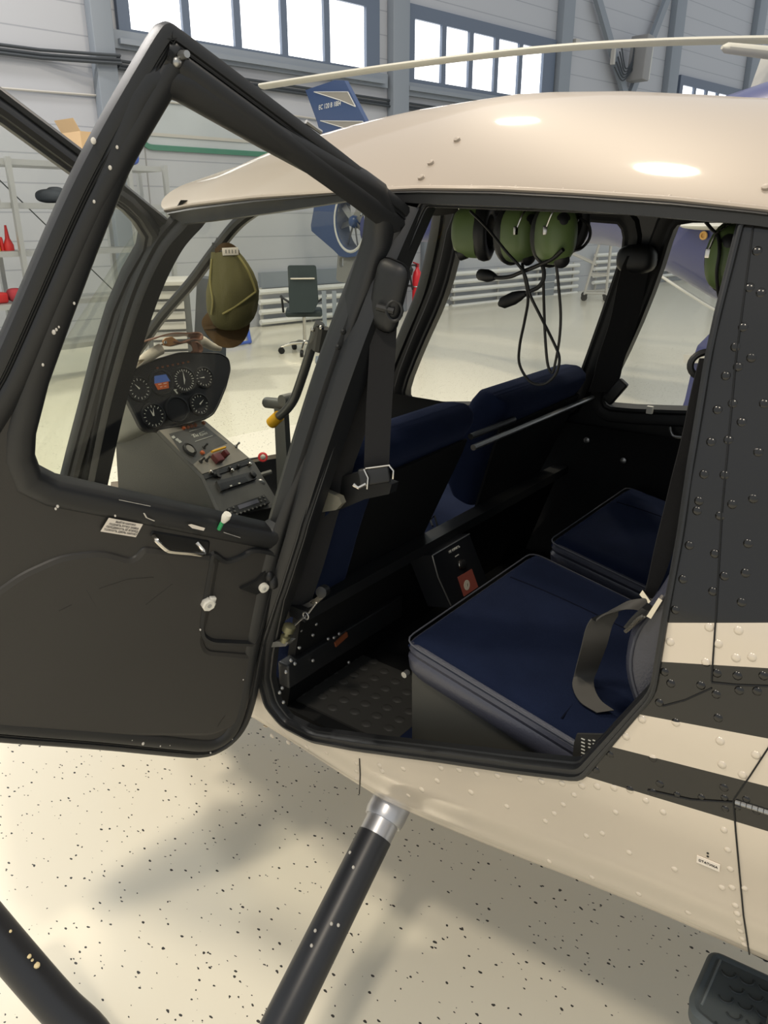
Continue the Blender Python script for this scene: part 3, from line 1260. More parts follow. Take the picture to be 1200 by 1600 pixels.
# panel joints
for pts in ([(1178, 345), (1150, 560), (1128, 800), (1119, 960), (1112, 1064)], [(1112, 1066), (1150, 1070), (1204, 1072)], [(1204, 1163), (1172, 1212), (1146, 1250), (1150, 1300), (1162, 1430), (1171, 1490)], [(1012, 1234), (1080, 1249), (1146, 1253)], [(1036, 1103), (1070, 1094), (1112, 1075)], [(562, 1185), (563, 1210), (562, 1240)]):
    m = MB()
    dense = [(a[0] + (b[0] - a[0]) * k / 8, a[1] + (b[1] - a[1]) * k / 8) for a, b in zip(pts, pts[1:]) for k in range(8)] + [pts[-1]]
    path = [onSurf(*p) for p in dense]
    path = [p + surfN(p.x, p.z) * 0.0009 for p in path]
    m.tube(path, 0.0011, 6)
    obj('panel_joint', m, RUBBER, side)
m = MB()
path = [onSurf(1149 + 9 * k, 1252 + 2.9 * k) for k in range(7)]
for a, b in zip(path, path[1:]):
    n = surfN(a.x, a.z)
    m.tube([a + (b - a) * 0.06 + n * 0.001, a + (b - a) * 0.94 + n * 0.001], 0.003, 8)
obj('piano_hinge', m, STEEL, side)
# static port sticker
p = onSurf(1107, 1348)
n = surfN(p.x, p.z)
ST = Frame(p, n)
q0, q1 = onSurf(1089, 1338) - p, onSurf(1125, 1353) - p
rot_st = atan2(q1.dot(ST.y) - q0.dot(ST.y), q1.dot(ST.x) - q0.dot(ST.x))
ln = (q1 - q0).length
m = MB()
m.box(p + n * 0.0012, (ln, 0.0135, 0.0012), ST.rot() @ Matrix.Rotation(rot_st, 3, 'Z'))
stk = obj('sticker', m, PAPER, side)
text('lettering', 'СТАТИКА', 0.0052, ST, 0, 0, 0.0022, INK, stk, rot_st, 'CENTER')
bpy.data.objects['lettering'].data.transform(Matrix.Translation(-(ST.y * cos(rot_st) - ST.x * sin(rot_st)) * 0.0018))
for dv in (0, 5):
    pp = onSurf(1106, 1333 + dv)
    m = MB()
    m.lathe(pp, n, [(0.0016, 0), (0.0016, 0.0008)], 8)
    obj('static_hole', m, RUBBER, side)

# ------- black door jamb with its lips running round the opening
loop = aft + low[1:] + fwd[1:]
l2 = [(p.x, p.z) for p in loop]
l2 = round_poly(l2, 0.016, 3)
ctr = (sum(p[0] for p in l2) / len(l2), sum(p[1] for p in l2) / len(l2))
def nearfwd(p):
    d = 9.0
    for a_, b_ in zip(fwd[1:], fwd[2:-1]):
        ab = V((b_.x - a_.x, 0, b_.z - a_.z))
        t = min(1, max(0, V((p.x - a_.x, 0, p.z - a_.z)).dot(ab) / ab.length_squared))
        q = V((a_.x, 0, a_.z)) + ab * t
        d = min(d, hypot(p.x - q.x, p.z - q.z))
    return d


JP = [(-0.007, 0.001), (-0.006, -0.004), (-0.001, -0.006), (0.004, -0.005), (0.005, 0.003), (0.009, 0.005), (0.014, 0.006), (0.0165, 0.012), (0.0175, 0.030), (0.021, 0.034), (0.022, 0.06)]
m = MB()
rows = []
for off, dep in JP:
    q = offset2(l2, off)
    row = []
    for (x0_, z0_), (x, z) in zip(l2, q):
        k_ = 0.4 if nearfwd(V((x0_, 0, z0_))) < 0.03 else (0.5 if x0_ > low[0].x + 0.01 else 0.75)
        p = skin(x0_ + (x - x0_) * k_, z0_ + (z - z0_) * k_)
        row.append(p + V((0, dep * (1.0 if dep < 0 else {0.4: 0.2, 0.5: 0.8, 0.75: 0.5}[k_]), 0)))
    rows.append(row)
m.grid(rows, closed=True)
obj('door_jamb', m, BLACK, HELI)

# ------- roof shell
RAIL_T = [(262, 328), (300, 320), (400, 308), (560, 298), (655, 293), (780, 294), (900, 300), (1050, 310), (1200, 326), (1330, 342)]
RAIL_B = [(285, 350), (330, 345), (420, 333), (560, 311), (655, 318), (780, 322), (930, 331), (1050, 341), (1172, 351), (1212, 357), (1330, 372)]
YR = 1.03
rt = [onY(u, v, YR) for u, v in RAIL_T]
ZRT = sorted((p.x, p.z) for p in rt)
HRT = [(-1.62, 0.05), (-1.5, 0.085), (-1.4, 0.115), (-1.23, 0.152), (-0.99, 0.172), (-0.78, 0.177), (-0.58, 0.168), (-0.37, 0.155), (0.0, 0.15), (0.6, 0.11), (1.2, 0.05)]


def linterp(tab, x):
    if x <= tab[0][0]:
        return tab[0][1]
    for (a, b), (c, d) in zip(tab, tab[1:]):
        if x <= c:
            return b + (d - b) * (x - a) / (c - a)
    return tab[-1][1]


X0 = rt[0].x


def roofz(x, y):
    t = min(1.0, abs((y - YC) / (YC - YR)))
    return linterp(ZRT, x) + linterp(HRT, x) * (1 - t ** 2.1) ** 0.92


m = MB()
rows = []
NT = 40
for i in range(41):
    s = i / 40
    row = []
    for j in range(NT + 1):
        a = pi * j / NT
        y = YC - (YC - YR) * cos(a)
        xf = X0 - 0.16 * sin(a)
        x = xf + (XA - xf) * s
        row.append(V((x, y, roofz(x, y))))
    rows.append(row)
m.grid(rows)
# raised drip strip with its fasteners
for k in range(30):
    x = X0 + 0.05 + k * 0.072
    y = YR + 0.006
    z = roofz(x, y) + 0.001
    m.lathe((x, y - 0.003, z - 0.006), (0, -0.8, 0.6), [(0.004, 0), (0.003, 0.003), (0.0005, 0.004)], 8)
for u, v in ((658, 278), (673, 255), (714, 219), (1197, 294)):
    y = YR + 0.05
    for _ in range(12):
        p = onY(u, v, y)
        e = p.z - roofz(p.x, y)
        y -= -e * 0.6
        y = min(max(y, YR), YC)
    m.lathe(p, (0, -0.6, 0.8), [(0.006, -0.002), (0.005, 0.003), (0.001, 0.004)], 10)
roof = obj('roof_shell', m, SILVER, HELI, ang=50)
m = MB()
m.tube([V((p.x, YR - 0.004, p.z - 0.001)) for p in resample(rt, 40)], 0.006, 8, flat=0.7)
obj('drip_strip', m, SILVER, roof)
# headliner under the roof
m = MB()
rows = []
for i in range(21):
    s = i / 20
    row = []
    for j in range(NT + 1):
        a = pi * j / NT
        y = YC - (YC - YR - 0.02) * cos(a)
        xf = X0 + 0.02 - 0.15 * sin(a)
        x = xf + (XA - 0.02 - xf) * s
        row.append(V((x, y, roofz(x, y) - 0.022 - 0.03 * sin(a))))
    rows.append(row)
m.grid(rows)
obj('headliner', m, CABIN, HELI)

# ------- near roof rail (black)
rb = [onY(u, v, YR - 0.012) for u, v in RAIL_B]
A, B = resample(rt[:-1], 50), resample(rb[:-1], 50)
m = MB()
off = lambda P, dy, dz: [p + V((0, dy, dz)) for p in P]
m.grid([off(A, 0.010, -0.004), off(A, -0.004, -0.002), [a.lerp(b, 0.3) + V((0, -0.012, 0)) for a, b in zip(A, B)], [a.lerp(b, 0.42) + V((0, -0.008, 0)) for a, b in zip(A, B)], [a.lerp(b, 0.85) + V((0, -0.002, 0)) for a, b in zip(A, B)], off(B, 0.0, 0), off(B, 0.012, -0.001), off(B, 0.05, 0.012), off(B, 0.09, 0.03)])
obj('roof_rail', m, BLACK, HELI)
m = MB()
rows = [[V((p.x, 2 * YC - p.y, p.z)) for p in r] for r in ([a + V((0, -0.01, 0)) for a in A], [b + V((0, 0, 0)) for b in B], off(B, 0.05, 0.0))]
m.grid(rows)
obj('roof_rail', m, BLACK, HELI)

# ------- near pillars
def pillar(name, px, y0y1, wid, dep, m_=BLACK):
    """rounded bar through pixel points lying at depth y (interpolated), width along the flank"""
    n = len(px)
    pts = [onY(u, v, y) for (u, v), y in zip(px, y0y1)]
    pts = spline(pts, 6)
    m = MB()
    rows = []
    for i, p in enumerate(pts):
        t = (pts[min(i + 1, len(pts) - 1)] - pts[max(i - 1, 0)]).normalized()
        s = V((0, 1, 0)).cross(t).normalized()
        if s.x > 0:
            s = -s
        w_ = wid
        o = V((0, 1, 0))
        rows.append([p, p - o * 0.006 + s * w_ * 0.12, p - o * 0.008 + s * w_ * 0.3, p + o * 0.0 + s * w_ * 0.36, p + o * 0.0 + s * w_ * 0.5, p - o * 0.008 + s * w_ * 0.56, p - o * 0.008 + s * w_ * 0.85, p + s * w_, p + o * dep + s * w_, p + o * dep])
    m.grid(rows, closed=True)
    return obj(name, m, m_, HELI)


pillar('door_pillar', [(655, 325), (612, 425), (560, 560), (510, 705), (470, 830), (440, 925), (410, 1012)], [1.025, 0.985, 0.94, 0.91, 0.89, 0.885, 0.885], 0.075, 0.045)
pillar('windshield_pillar', [(298, 345), (290, 356), (258, 394), (225, 462), (195, 554), (168, 655), (140, 790)], [1.03, 1.03, 1.0, 0.97, 0.95, 0.94, 0.93], 0.045, 0.04)
pillar('windshield_pillar', [(712, 338), (703, 390), (682, 470), (650, 545), (628, 600), (620, 650)], [2.03, 2.06, 2.09, 2.11, 2.125, 2.13], 0.085, 0.05)
# centre bow of the windshield
bow = [(470, 290), (385, 337), (340, 387), (300, 440), (255, 492), (228, 530), (204, 566), (186, 610)]
bp = spline([onY(u, v, YC) for u, v in bow], 6)
m = MB()
m.tube(bp, 0.017, 10)
bowo = obj('windshield_bow', m, BLACK, HELI)
# windshield: two blown panes
AP = resample([onY(u, v, y) for (u, v), y in zip([(268, 332), (240, 395), (200, 480), (165, 570), (135, 670), (100, 800)], [1.03, 1.0, 0.97, 0.95, 0.94, 0.93])], 24)
BP = resample(bp[5:] + [V((-2.50, YC, 0.72))], 24)
for half in (0, 1):
    m = MB()
    rows = []
    for a, b in zip(AP, BP):
        row = []
        for j in range(13):
            th = pi * 0.5 * j / 12
            y = YC - (YC - a.y) * cos(th) ** 0.9
            k = sin(th)
            p = V((a.x + (b.x - a.x) * k, y, a.z + (b.z - a.z) * k ** 1.3))
            row.append(p if half == 0 else V((p.x, 2 * YC - p.y, p.z)))
        rows.append(row)
    m.grid(rows)
    obj('windshield_glass', m, WSGLASS, HELI, ang=80)

# ------- nose shell below the windshield (silver outside)
m = MB()
rows = []
for i in range(20):
    x = -2.62 + (1.5) * i / 19
    zb = interp(BELLY, x)
    zt = linterp([(-2.62, 0.62), (-2.4, 0.66), (-2.0, 0.77), (-1.75, 0.84), (-1.62, 0.86), (-1.55, 0.64), (-1.1, 0.63)], x)
    row = []
    for j in range(9):
        z = zb + (zt - zb) * j / 8
        row.append(V((x, YS(x, z), z)))
    far = [V((p.x, 2 * YC - p.y, p.z)) for p in row]
    rows.append(row[::-1] + far)
m.grid(rows)
obj('nose_shell', m, SILVER, HELI, ang=60)
m = MB()
rows = []
for i in range(16):
    x = -2.5 + 0.95 * i / 15
    zb = interp(BELLY, x)
    zt = linterp([(-2.62, 0.61), (-2.4, 0.65), (-2.0, 0.755), (-1.75, 0.82), (-1.5, 0.84)], x)
    row = []
    for j in range(9):
        z = zb + 0.02 + (zt - zb - 0.02) * j / 8
        row.append(V((x, YS(x, z) + 0.02, z)))
    far = [V((p.x, 2 * YC - p.y, p.z)) for p in row]
    rows.append(row[::-1] + far)
m.grid(rows)
obj('nose_lining', m, CABIN, HELI, ang=60)

# ------- cabin floor, bulkheads, far side wall
m = MB()
m.box((-0.85, YC, 0.60), (1.9, 1.08, 0.02))
flo = obj('cabin_floor', m, CABIN, HELI)
m = MB()
m.box((0.2, YC, 1.12), (0.02, 1.10, 1.16))
obj('aft_bulkhead', m, CABIN, HELI)
# bulkhead behind the front seats with ledge and angle rail
a, b = onY(445, 970, 0.93), onY(740, 815, YC)
XL, ZL = (a.x + b.x) / 2, (a.z + b.z) / 2
m = MB()
m.prism([(XL - 0.01, 0.955, ZL), (XL - 0.01, 2.09, ZL), (XL - 0.10, 2.07, 0.59), (XL - 0.10, 0.985, 0.59)], (-0.02, 0, 0))
bulk = obj('seat_bulkhead', m, CABIN, HELI)
m = MB()
m.prism([(XL - 0.03, 0.94, ZL - 0.012), (XL + 0.012, 0.94, ZL - 0.012), (XL + 0.012, 0.94, ZL + 0.012), (XL - 0.03, 0.94, ZL + 0.012)], (0, 1.16, 0))
obj('ledge', m, BLACK, bulk)
r0, r1 = onX(442, 1040, XL - 0.05), onX(622, 934, XL - 0.05)
m = MB()
m.box((r0 + r1) / 2 - V((0, 0, 0.02)), (0.03, abs(r1.y - r0.y), 0.055), bevel=0.004)
obj('angle_rail', m, BLACK, bulk)
m = MB()
c = onX(533, 999, XL - 0.033)
m.box(c, (0.004, 0.04, 0.012), Matrix.Rotation(0.2, 3, 'X'))
obj('orange_tag', m, mat('worn_orange', (130, 70, 40), 0.6), bulk)
for u, v in ((470, 985), (489, 992), (494, 975), (468, 1012), (455, 1032), (447, 1050), (441, 1075), (443, 1097), (530, 990), (522, 996), (513, 998), (461, 1037), (489, 1032), (488, 963), (437, 1082), (545, 1035)):
    p = onX(u, v, XL - 0.03)
    m = MB()
    m.ell(p, (0.004, 0.004, 0.004), seg=8, rings=5)
    obj('rivet_head', m, STEEL, bulk)
m = MB()
m.prism([onZ(u, v, 0.6115) for u, v in ((586, 1162), (612, 1138), (640, 1118), (690, 1140), (700, 1172), (640, 1170))], (0, 0, 0.003))
obj('navy_carpet', m, NAVYV, flo)
# ribbed rubber mat in the foot well
m = MB()
c = onZ(545, 1098, 0.612)
mc = V((c.x + 0.01, 1.125, 0.612))
for i in range(6):
    for j in range(6):
        p = mc + V((0.046 * (i - 2.5), 0.036 * (j - 2.5) + 0.018 * (i % 2), 0.003))
        m.ell(p, (0.013, 0.011, 0.0025), seg=10, rings=6)
m.box(mc, (0.30, 0.23, 0.006))
obj('foot_mat', m, mat('foot_mat_rubber', (52, 52, 50), 0.6), flo)

# far side: upper frame with two window openings, lower wall
FN = V((0, -1, -0.18)).normalized()
FAR = Frame((0, 2.125, 1.0), FN)
wA = [(722, 352), (706, 425), (690, 475), (658, 545), (634, 606), (634, 626), (650, 633), (760, 633), (870, 633), (892, 622), (915, 560), (945, 475), (972, 395), (975, 362), (962, 345), (740, 343)]
wB = [(1062, 347), (1050, 362), (1028, 435), (990, 530), (948, 615), (945, 630), (958, 637), (1090, 642), (1112, 640), (1150, 500), (1170, 385), (1165, 352), (1150, 347)]
hA = smooth_poly([FAR.px(*p) for p in wA], 1)
hB = smooth_poly([FAR.px(*p) for p in wB], 1)
outl = [FAR.px(*p) for p in ((700, 318), (690, 400), (650, 500), (605, 610), (600, 675), (1290, 700), (1290, 318))]
m = MB()
m.plate([FAR.p(*p) for p in outl], [[FAR.p(*p) for p in hA], [FAR.p(*p) for p in hB]], -FAR.n * 0.03)
farf = obj('far_door_frames', m, BLACK, HELI)
for h in (hA, hB):
    m = MB()
    m.ring(h, [(0.002, -0.03), (0.001, 0.004), (-0.006, 0.007), (-0.014, 0.004), (-0.020, 0.006), (-0.028, 0.010), (-0.040, 0.010), (-0.048, 0.0)], FAR)
    obj('window_seal', m, RUBBER, farf)
    m = MB()
    m.plate([FAR.p(x, y, -0.015) for x, y in offset2(h, -0.004)], [], -FAR.n * 0.003)
    obj('window_glass', m, GLASS, farf)
zs_ = FAR.px(760, 660)[1]
pL = FAR.p(FAR.px(600, 660)[0], zs_)
m = MB()
m.grid([[V((x, y, z)) for x in (-1.75, -1.2, -0.6, 0.2)] for y, z in ((2.10, 1.03), (2.115, 0.98), (2.10, 0.7), (2.06, 0.56))])
farw = obj('far_side_wall', m, CABIN, HELI)
m = MB()
m.grid([[V((x, 2 * YC - YS(x, z), z)) for x in [-1.75 + 0.1 * k for k in range(24)]] for z in (0.93, 0.85, 0.75, 0.65, 0.58, interp(BELLY, -0.7) + 0.003)])
obj('far_flank_skin', m, SILVER, HELI)
# handle loop and buttons on the far wall
m = MB()
hp = [onY(u, v, 2.10) for u, v in ((1047, 667), (1049, 676), (1056, 682), (1085, 684))]
m.tube(spline(hp), 0.004, 8)
obj('pull_handle', m, STEEL, farw)
for u, v in ((918, 687), (975, 719)):
    m = MB()
    m.lathe(onY(u, v, 2.105), (0, -1, 0), [(0.009, 0), (0.009, 0.008), (0.004, 0.01)], 12)
    obj('stud', m, STEEL, farw)
m = MB()
m.box(onP(1018, 638, FAR.o, FAR.n) + FAR.n * 0.012, (0.016, 0.012, 0.02))
obj('vent_tab', m, WHITEP, farf)

# ------- seats
def cushion(m, p00, p10, y0, y1, th, puff=0.02, rnd=0.03, n=18):
    """p00,p10 = (x,z) front and back of the top plane; y0..y1 wide"""
    A, B = V((p00[0], 0, p00[1])), V((p10[0], 0, p10[1]))
    ax = (B - A)
    L = ax.length
    ax.normalize()
    up = V((-ax.z, 0, ax.x))
    if up.z < 0:
        up = -up
    us = [0.0, 0.004, 0.012, 0.03] + [0.03 + (L - 0.06) * k / n for k in range(1, n)] + [L - 0.03, L - 0.012, L - 0.004, L]
    W = y1 - y0
    vs_ = [0.0, 0.004, 0.012, 0.03] + [0.03 + (W - 0.06) * k / n for k in range(1, n)] + [W - 0.03, W - 0.012, W - 0.004, W]

    def edge(d, D):
        e = min(d, D - d)
        return -rnd * (1 - min(1, e / rnd)) ** 2.2
    top = []
    for u in us:
        row = []
        for v in vs_:
            hh = edge(u, L) + edge(v, W)
            hh = max(hh, -rnd * 1.15)
            hh += puff * (1 - abs(2 * u / L - 1) ** 3) * (1 - abs(2 * v / W - 1) ** 3)
            row.append(A + ax * u + up * hh + V((0, y0 + v, 0)))
        top.append(row)
    m.grid(top)
    # skirt
    per = top[0][:] + [r[-1] for r in top[1:]] + top[-1][::-1][1:] + [r[0] for r in top[::-1]][1:-1]
    m.grid([per, [p - up * th for p in per]], closed=True)
    return A, ax, up, L


sa = onY(634, 1002, 0.985)
sb = onY(893, 1160, 0.985)
sc_ = onY(634, 1052, 0.985)
sd = onY(893, 1188, 0.985)
SEATW = 0.49
DY = 0.575


SEAM = mat('dark_navy_seam', (12, 16, 30), 0.9, spec=0.1)


def rear_seat(dy, label):
    y0 = 0.985 + dy
    m = MB()
    slope = (sb.z - sa.z) / (sb.x - sa.x)
    xe = 0.02
    cushion(m, (sa.x + 0.006, sa.z + 0.013 + slope * 0.006), (xe, sa.z + 0.013 + slope * (xe - sa.x)), y0 + 0.006, y0 + SEATW - 0.006, 0.004, 0.02, 0.018)
    seat = obj('rear_seat', m, NAVYV, HELI, ang=60, label=label)
    # leather skirt
    th = sa.z - sc_.z
    m = MB()
    th2 = sb.z - sd.z
    P = lambda x, dz, iny: V((x, 0, sa.z + slope * (x - sa.x) - dz))
    ring_prof = [(-0.030, -0.004), (-0.016, -0.003), (-0.006, 0.0), (0.001, 0.006), (0.003, 0.014), (0.0, 0.022), (0.004, 0.45 * th), (0.002, 0.8 * th), (-0.006, th)]
    rows = []
    for o, dz in ring_prof:
        loop = []
        for (x, y, ox, oy) in [(sa.x, y0, -1, -1), (sa.x, y0 + SEATW, -1, 1), (xe, y0 + SEATW, 1, 1), (xe, y0, 1, -1)]:
            loop.append((x, y, ox, oy))
        ring2 = round_poly([(x + ox * o, y + oy * o) for x, y, ox, oy in loop], 0.03, 4)
        rows.append([V((x, y, sa.z + slope * (x - sa.x) - dz)) for x, y in ring2])
    m.grid(rows, closed=True)
    obj('seat_skirt', m, NAVYL, seat)
    m = MB()
    ring2 = round_poly([(sa.x - 0.003, y0 - 0.003), (sa.x - 0.003, y0 + SEATW + 0.003), (xe, y0 + SEATW + 0.003), (xe, y0 - 0.003)], 0.03, 4)
    m.tube([V((x, y, sa.z + slope * (x - sa.x) + 0.0015)) for x, y in ring2], 0.0016, 6, closed=True)
    obj('piping', m, STITCH, seat)
    # seam across the cushion
    m = MB()
    xs_ = sa.x + 0.30
    zz = sa.z + 0.012 + slope * (xs_ - sa.x)
    m.tube([V((xs_, y0 + 0.02 + (SEATW - 0.04) * k / 12, zz + 0.0185 * (1 - abs(2 * (0.02 + (SEATW - 0.04) * k / 12) / SEATW - 1) ** 3) * (1 - abs(2 * 0.3 / (xe - sa.x) - 1) ** 3) - 0.0008)) for k in range(13)], 0.0022, 6)
    obj('seam', m, SEAM, seat)
    m = MB()
    yy_ = y0 + 0.33
    pts_ = []
    for k in range(15):
        x = sa.x + 0.03 + (xe - sa.x - 0.06) * k / 14
        u_ = (x - sa.x - 0.006) / (xe - sa.x)
        hh = 0.02 * (1 - abs(2 * u_ - 1) ** 3) * (1 - abs(2 * 0.324 / (SEATW - 0.012) - 1) ** 3)
        pts_.append(V((x, yy_, sa.z + 0.0135 + slope * (x - sa.x) + hh - 0.0008)))
    m.tube(pts_, 0.002, 6)
    obj('seam', m, SEAM, seat)
    # base box
    m = MB()
    z1 = sc_.z
    m.prism([(sa.x + 0.006, y0 + 0.012, z1 + 0.01), (xe, y0 + 0.012, sa.z - th + slope * (xe - sa.x) + 0.01), (xe, y0 + 0.012, 0.605), (sa.x + 0.01, y0 + 0.012, 0.605)], (0, SEATW - 0.024, 0))
    obj('seat_base', m, mat('seat_base_grey', (62, 62, 58), 0.5, var=0.05), seat)
    m = MB()
    m.lathe((sa.x - 0.002, y0 + 0.01, z1 - 0.004), (0, -1, 0), [(0.006, 0), (0.006, 0.012)], 10)
    obj('hinge_pin', m, STEEL, seat)
    # backrest, seen edge on behind the aft pillar
    fr = [onY(u, v, 0.975) for u, v in ((992, 1108), (978, 1068), (973, 1035), (978, 1000), (988, 975), (1006, 952), (1034, 915))]
    top_ = fr[-1] + V((0.10, 0, 0.28))
    prof = [(p.x, p.z) for p in fr] + [(top_.x, top_.z), (top_.x + 0.10, top_.z - 0.01), (fr[0].x + 0.22, fr[0].z - 0.02)]
    m = MB()
    prof = smooth_poly(prof, 1)
    yb0 = y0 - 0.012
    rows = []
    for o, yy in ((0.012, yb0), (0.003, yb0 + 0.004), (0.0, yb0 + 0.014), (0.0, yb0 + SEATW - 0.012), (0.004, yb0 + SEATW - 0.003), (0.012, yb0 + SEATW)):
        rows.append([V((x, yy, z)) for x, z in offset2(prof, o)])
    vs = m.grid(rows, closed=True)
    m.prism([V((x, yb0, z)) for x, z in offset2(prof, 0.012)], (0, 0.002, 0))
    bk = obj('seat_back', m, NAVYL, seat, ang=60)
    m = MB()
    q = offset2(prof, 0.012)[:14]
    m.tube([V((x, yb0 - 0.001, z)) for x, z in q], 0.002, 6)
    obj('back_piping', m, STITCH, bk)
    return seat


rear_seat(0.0, 'near rear seat cushion')
rear_seat(DY, 'far rear seat cushion')
# gap filler between the rear seats
m = MB()
m.box((-0.3, 0.985 + SEATW + (DY - SEATW) / 2, 0.66), (0.72, DY - SEATW - 0.01, 0.18))
obj('centre_box', m, CABIN, HELI)

nb = onY(745, 690, 1.475)
XB, ZBK = nb.x, nb.z          # back face at the tube height


def front_seat(y0, y1, label):
    # backrest: rounded slab leaning aft at the top
    base = V((XL - 0.045, 0, ZL + 0.005))
    topp = V((XB + 0.005, 0, ZBK + 0.075))
    ax = (topp - base).normalized()
    fw = V((-ax.z, 0, ax.x))      # towards the nose
    if fw.x > 0:
        fw = -fw
    L = (topp - base).length
    W = y1 - y0
    m = MB()
    prof = []
    for t, f, b in ((0.0, 0.075, 0.0), (0.1, 0.10, 0.0), (0.3, 0.115, 0.0), (0.6, 0.105, 0.0), (0.78, 0.095, 0.0), (0.86, 0.092, -0.008), (0.93, 0.082, -0.012), (0.975, 0.062, -0.002), (1.0, 0.038, 0.022)):
        prof.append((t, f, b))
    rows = []
    for t, f, b in prof:
        c = base + ax * (L * t)
        wd = W * (0.80 + 0.20 * min(1, t / 0.45))
        yc = (y0 + y1) / 2
        rw = []
        k = 28
        rr = 0.035 if t < 0.97 else 0.02
        pl = round_poly([(b, -wd / 2), (b, wd / 2), (f, wd / 2), (f, -wd / 2)], rr, 6)
        for d, yy in pl:
            sag = 0.02 * (1 - (2 * yy / wd) ** 2) if t > 0.9 else 0
            rw.append(c + fw * d + V((0, yc + yy, 0)) + ax * sag)
        rows.append(rw)
    vs = m.grid(rows, closed=True)
    try:
        m.bm.faces.new(vs[-1])
        m.bm.faces.new(vs[0][::-1])
    except ValueError:
        pass
    seat = obj('front_seat', m, NAVYV, HELI, ang=60, label=label)
    # black back board
    m = MB()
    w0, w1 = W * 0.74, W * 0.93
    yc = (y0 + y1) / 2
    c0, c1 = base + fw * -0.004, base + ax * (L * 0.70) + fw * -0.004
    c2 = base + ax * (L * 0.80) + fw * -0.004
    m.prism([c0 + V((0, yc - w0 / 2, 0)), c0 + V((0, yc + w0 / 2, 0)), c1 + V((0, yc + w1 / 2, 0)), c2 + V((0, yc + w1 / 2, 0)), c1 + V((0, yc - w1 / 2, 0)) + ax * 0.02], -fw * 0.006)
    obj('back_board', m, CABIN, seat)
    # cushion
    m = MB()
    cushion(m, (XL - 0.52, 0.80), (XL - 0.10, 0.755), y0 + 0.01, y1 - 0.01, 0.07, 0.02, 0.03)
    obj('seat_cushion', m, NAVYV, seat, ang=60)
    m = MB()
    m.prism([(XL - 0.48, y0 + 0.02, 0.72), (XL - 0.115, y0 + 0.02, 0.69), (XL - 0.135, y0 + 0.02, 0.605), (XL - 0.45, y0 + 0.02, 0.605)], (0, W - 0.04, 0))
    obj('seat_base', m, CABIN, seat)
    return seat


front_seat(0.99, 1.462, 'near front seat seen from behind')
front_seat(1.585, 2.06, 'far front seat seen from behind')
# cross tubes behind the seat backs
for dz, dx, ya, yb in ((0.0, 0.012, 1.44, 2.12), (0.024, 0.004, 1.44, 1.64)):
    m = MB()
    m.tube([(XB + dx, ya, ZBK + dz - 0.004), (XB + dx, yb, ZBK + dz - 0.004)], 0.007, 10)
    obj('seat_back_tube', m, STEEL if dz == 0 else BLACK, HELI)
m = MB()
m.tube([onX(676, 822, XL - 0.03), onX(672, 812, XL - 0.06), onX(679, 806, XL - 0.06), onX(684, 824, XL - 0.03)], 0.0025, 6)
obj('belt_hook_wire', m, RUBBER, HELI)
# navy side bolster of the near front seat seen below the strap
SBK = V((XL - 0.045, 0, ZL + 0.005))
SBA = (V((XB + 0.005, 0, ZBK + 0.075)) - SBK).normalized()
SBF = Frame(SBK + V((0.022, 1.0, 0)), V((SBA.z, 0, -SBA.x)))
m = MB()
q = [(584, 764), (566, 815), (548, 880), (536, 922), (522, 926), (497, 930), (480, 935), (492, 870), (512, 800), (524, 764)]
q2 = smooth_poly([SBF.px(*p) for p in q], 1)
rows = []
for o, h_ in ((0.0, -0.05), (0.0, -0.004), (0.004, 0.0), (0.012, 0.003)):
    rows.append([SBF.p(x, y, h_) for x, y in offset2(q2, o)])
m.grid(rows, closed=True)
m.prism([SBF.p(x, y, 0.003) for x, y in offset2(q2, 0.012)], -SBF.n * 0.001)
obj('seat_bolster', m, NAVYV, HELI, ang=70)
m = MB()
q = [(487, 768), (505, 766), (530, 777), (534, 787), (525, 797), (486, 803)]
m.prism([onY(u, v, 0.955) for u, v in q], (0, 0.012, 0.0))
obj('seat_reflection', m, mat('olive_grey_reflection', (112, 110, 98), 0.5), HELI)  # pale plate added for the reflection on the seat's lower corner

# ------- panel with the no smoking words behind the centre
c = onX(712, 890, XL + 0.055)
NS = Frame(c, V((0.97, 0.0, 0.25)).normalized())
out = [NS.px(u, v) for u, v in ((675, 868), (733, 834), (763, 912), (706, 950))]
m = MB()
m.prism([NS.p(x, y, 0) for x, y in out], -NS.n * 0.07)
nsp = obj('intercom_box', m, PANELB, HELI)
m = MB()
pp = [NS.p(*NS.px(u, v), 0.001) for u, v in ((675, 868), (733, 834))]
m.tube(pp, 0.0015, 6)
pp = [NS.p(*NS.px(u, v), 0.001) for u, v in ((675, 868), (684, 902), (704, 946))]
m.tube(pp, 0.0018, 6)
obj('worn_edge', m, STEEL, nsp)
x, y = NS.px(710, 859)
a = NS.px(701, 865)
b = NS.px(720, 854)
rt_ = atan2(b[1] - a[1], b[0] - a[0])
text('lettering', 'НЕ КУРИТЬ', 0.0085, NS, a[0], a[1], 0.0012, WHITEPR, nsp, rt_)
m = MB()
for u, v in ((712, 869), (715, 867)):
    m.box(NS.p(*NS.px(u, v), 0.001), (0.007, 0.002, 0.001), NS.rot() @ Matrix.Rotation(rt_, 3, 'Z'))
obj('small_print', m, WHITEPR, nsp)
x, y = NS.px(720, 881)
m = MB()
m.lathe(NS.p(x, y, 0), NS.n, [(0.012, 0), (0.011, 0.010), (0.006, 0.012)], 18)
kn = obj('selector_knob', m, HSBLACK, nsp)
m = MB()
m.tube([NS.p(x + 0.0122 * cos(t), y + 0.0122 * sin(t), 0.004) for t in [2.2 + 0.2 * k for k in range(9)]], 0.0012, 6)
obj('bright_rim', m, CHROME, kn)
m = MB()
m.prism([NS.p(*NS.px(u, v), 0.001) for u, v in ((714, 902), (736, 889), (746, 917), (724, 932))], NS.n * 0.0015)
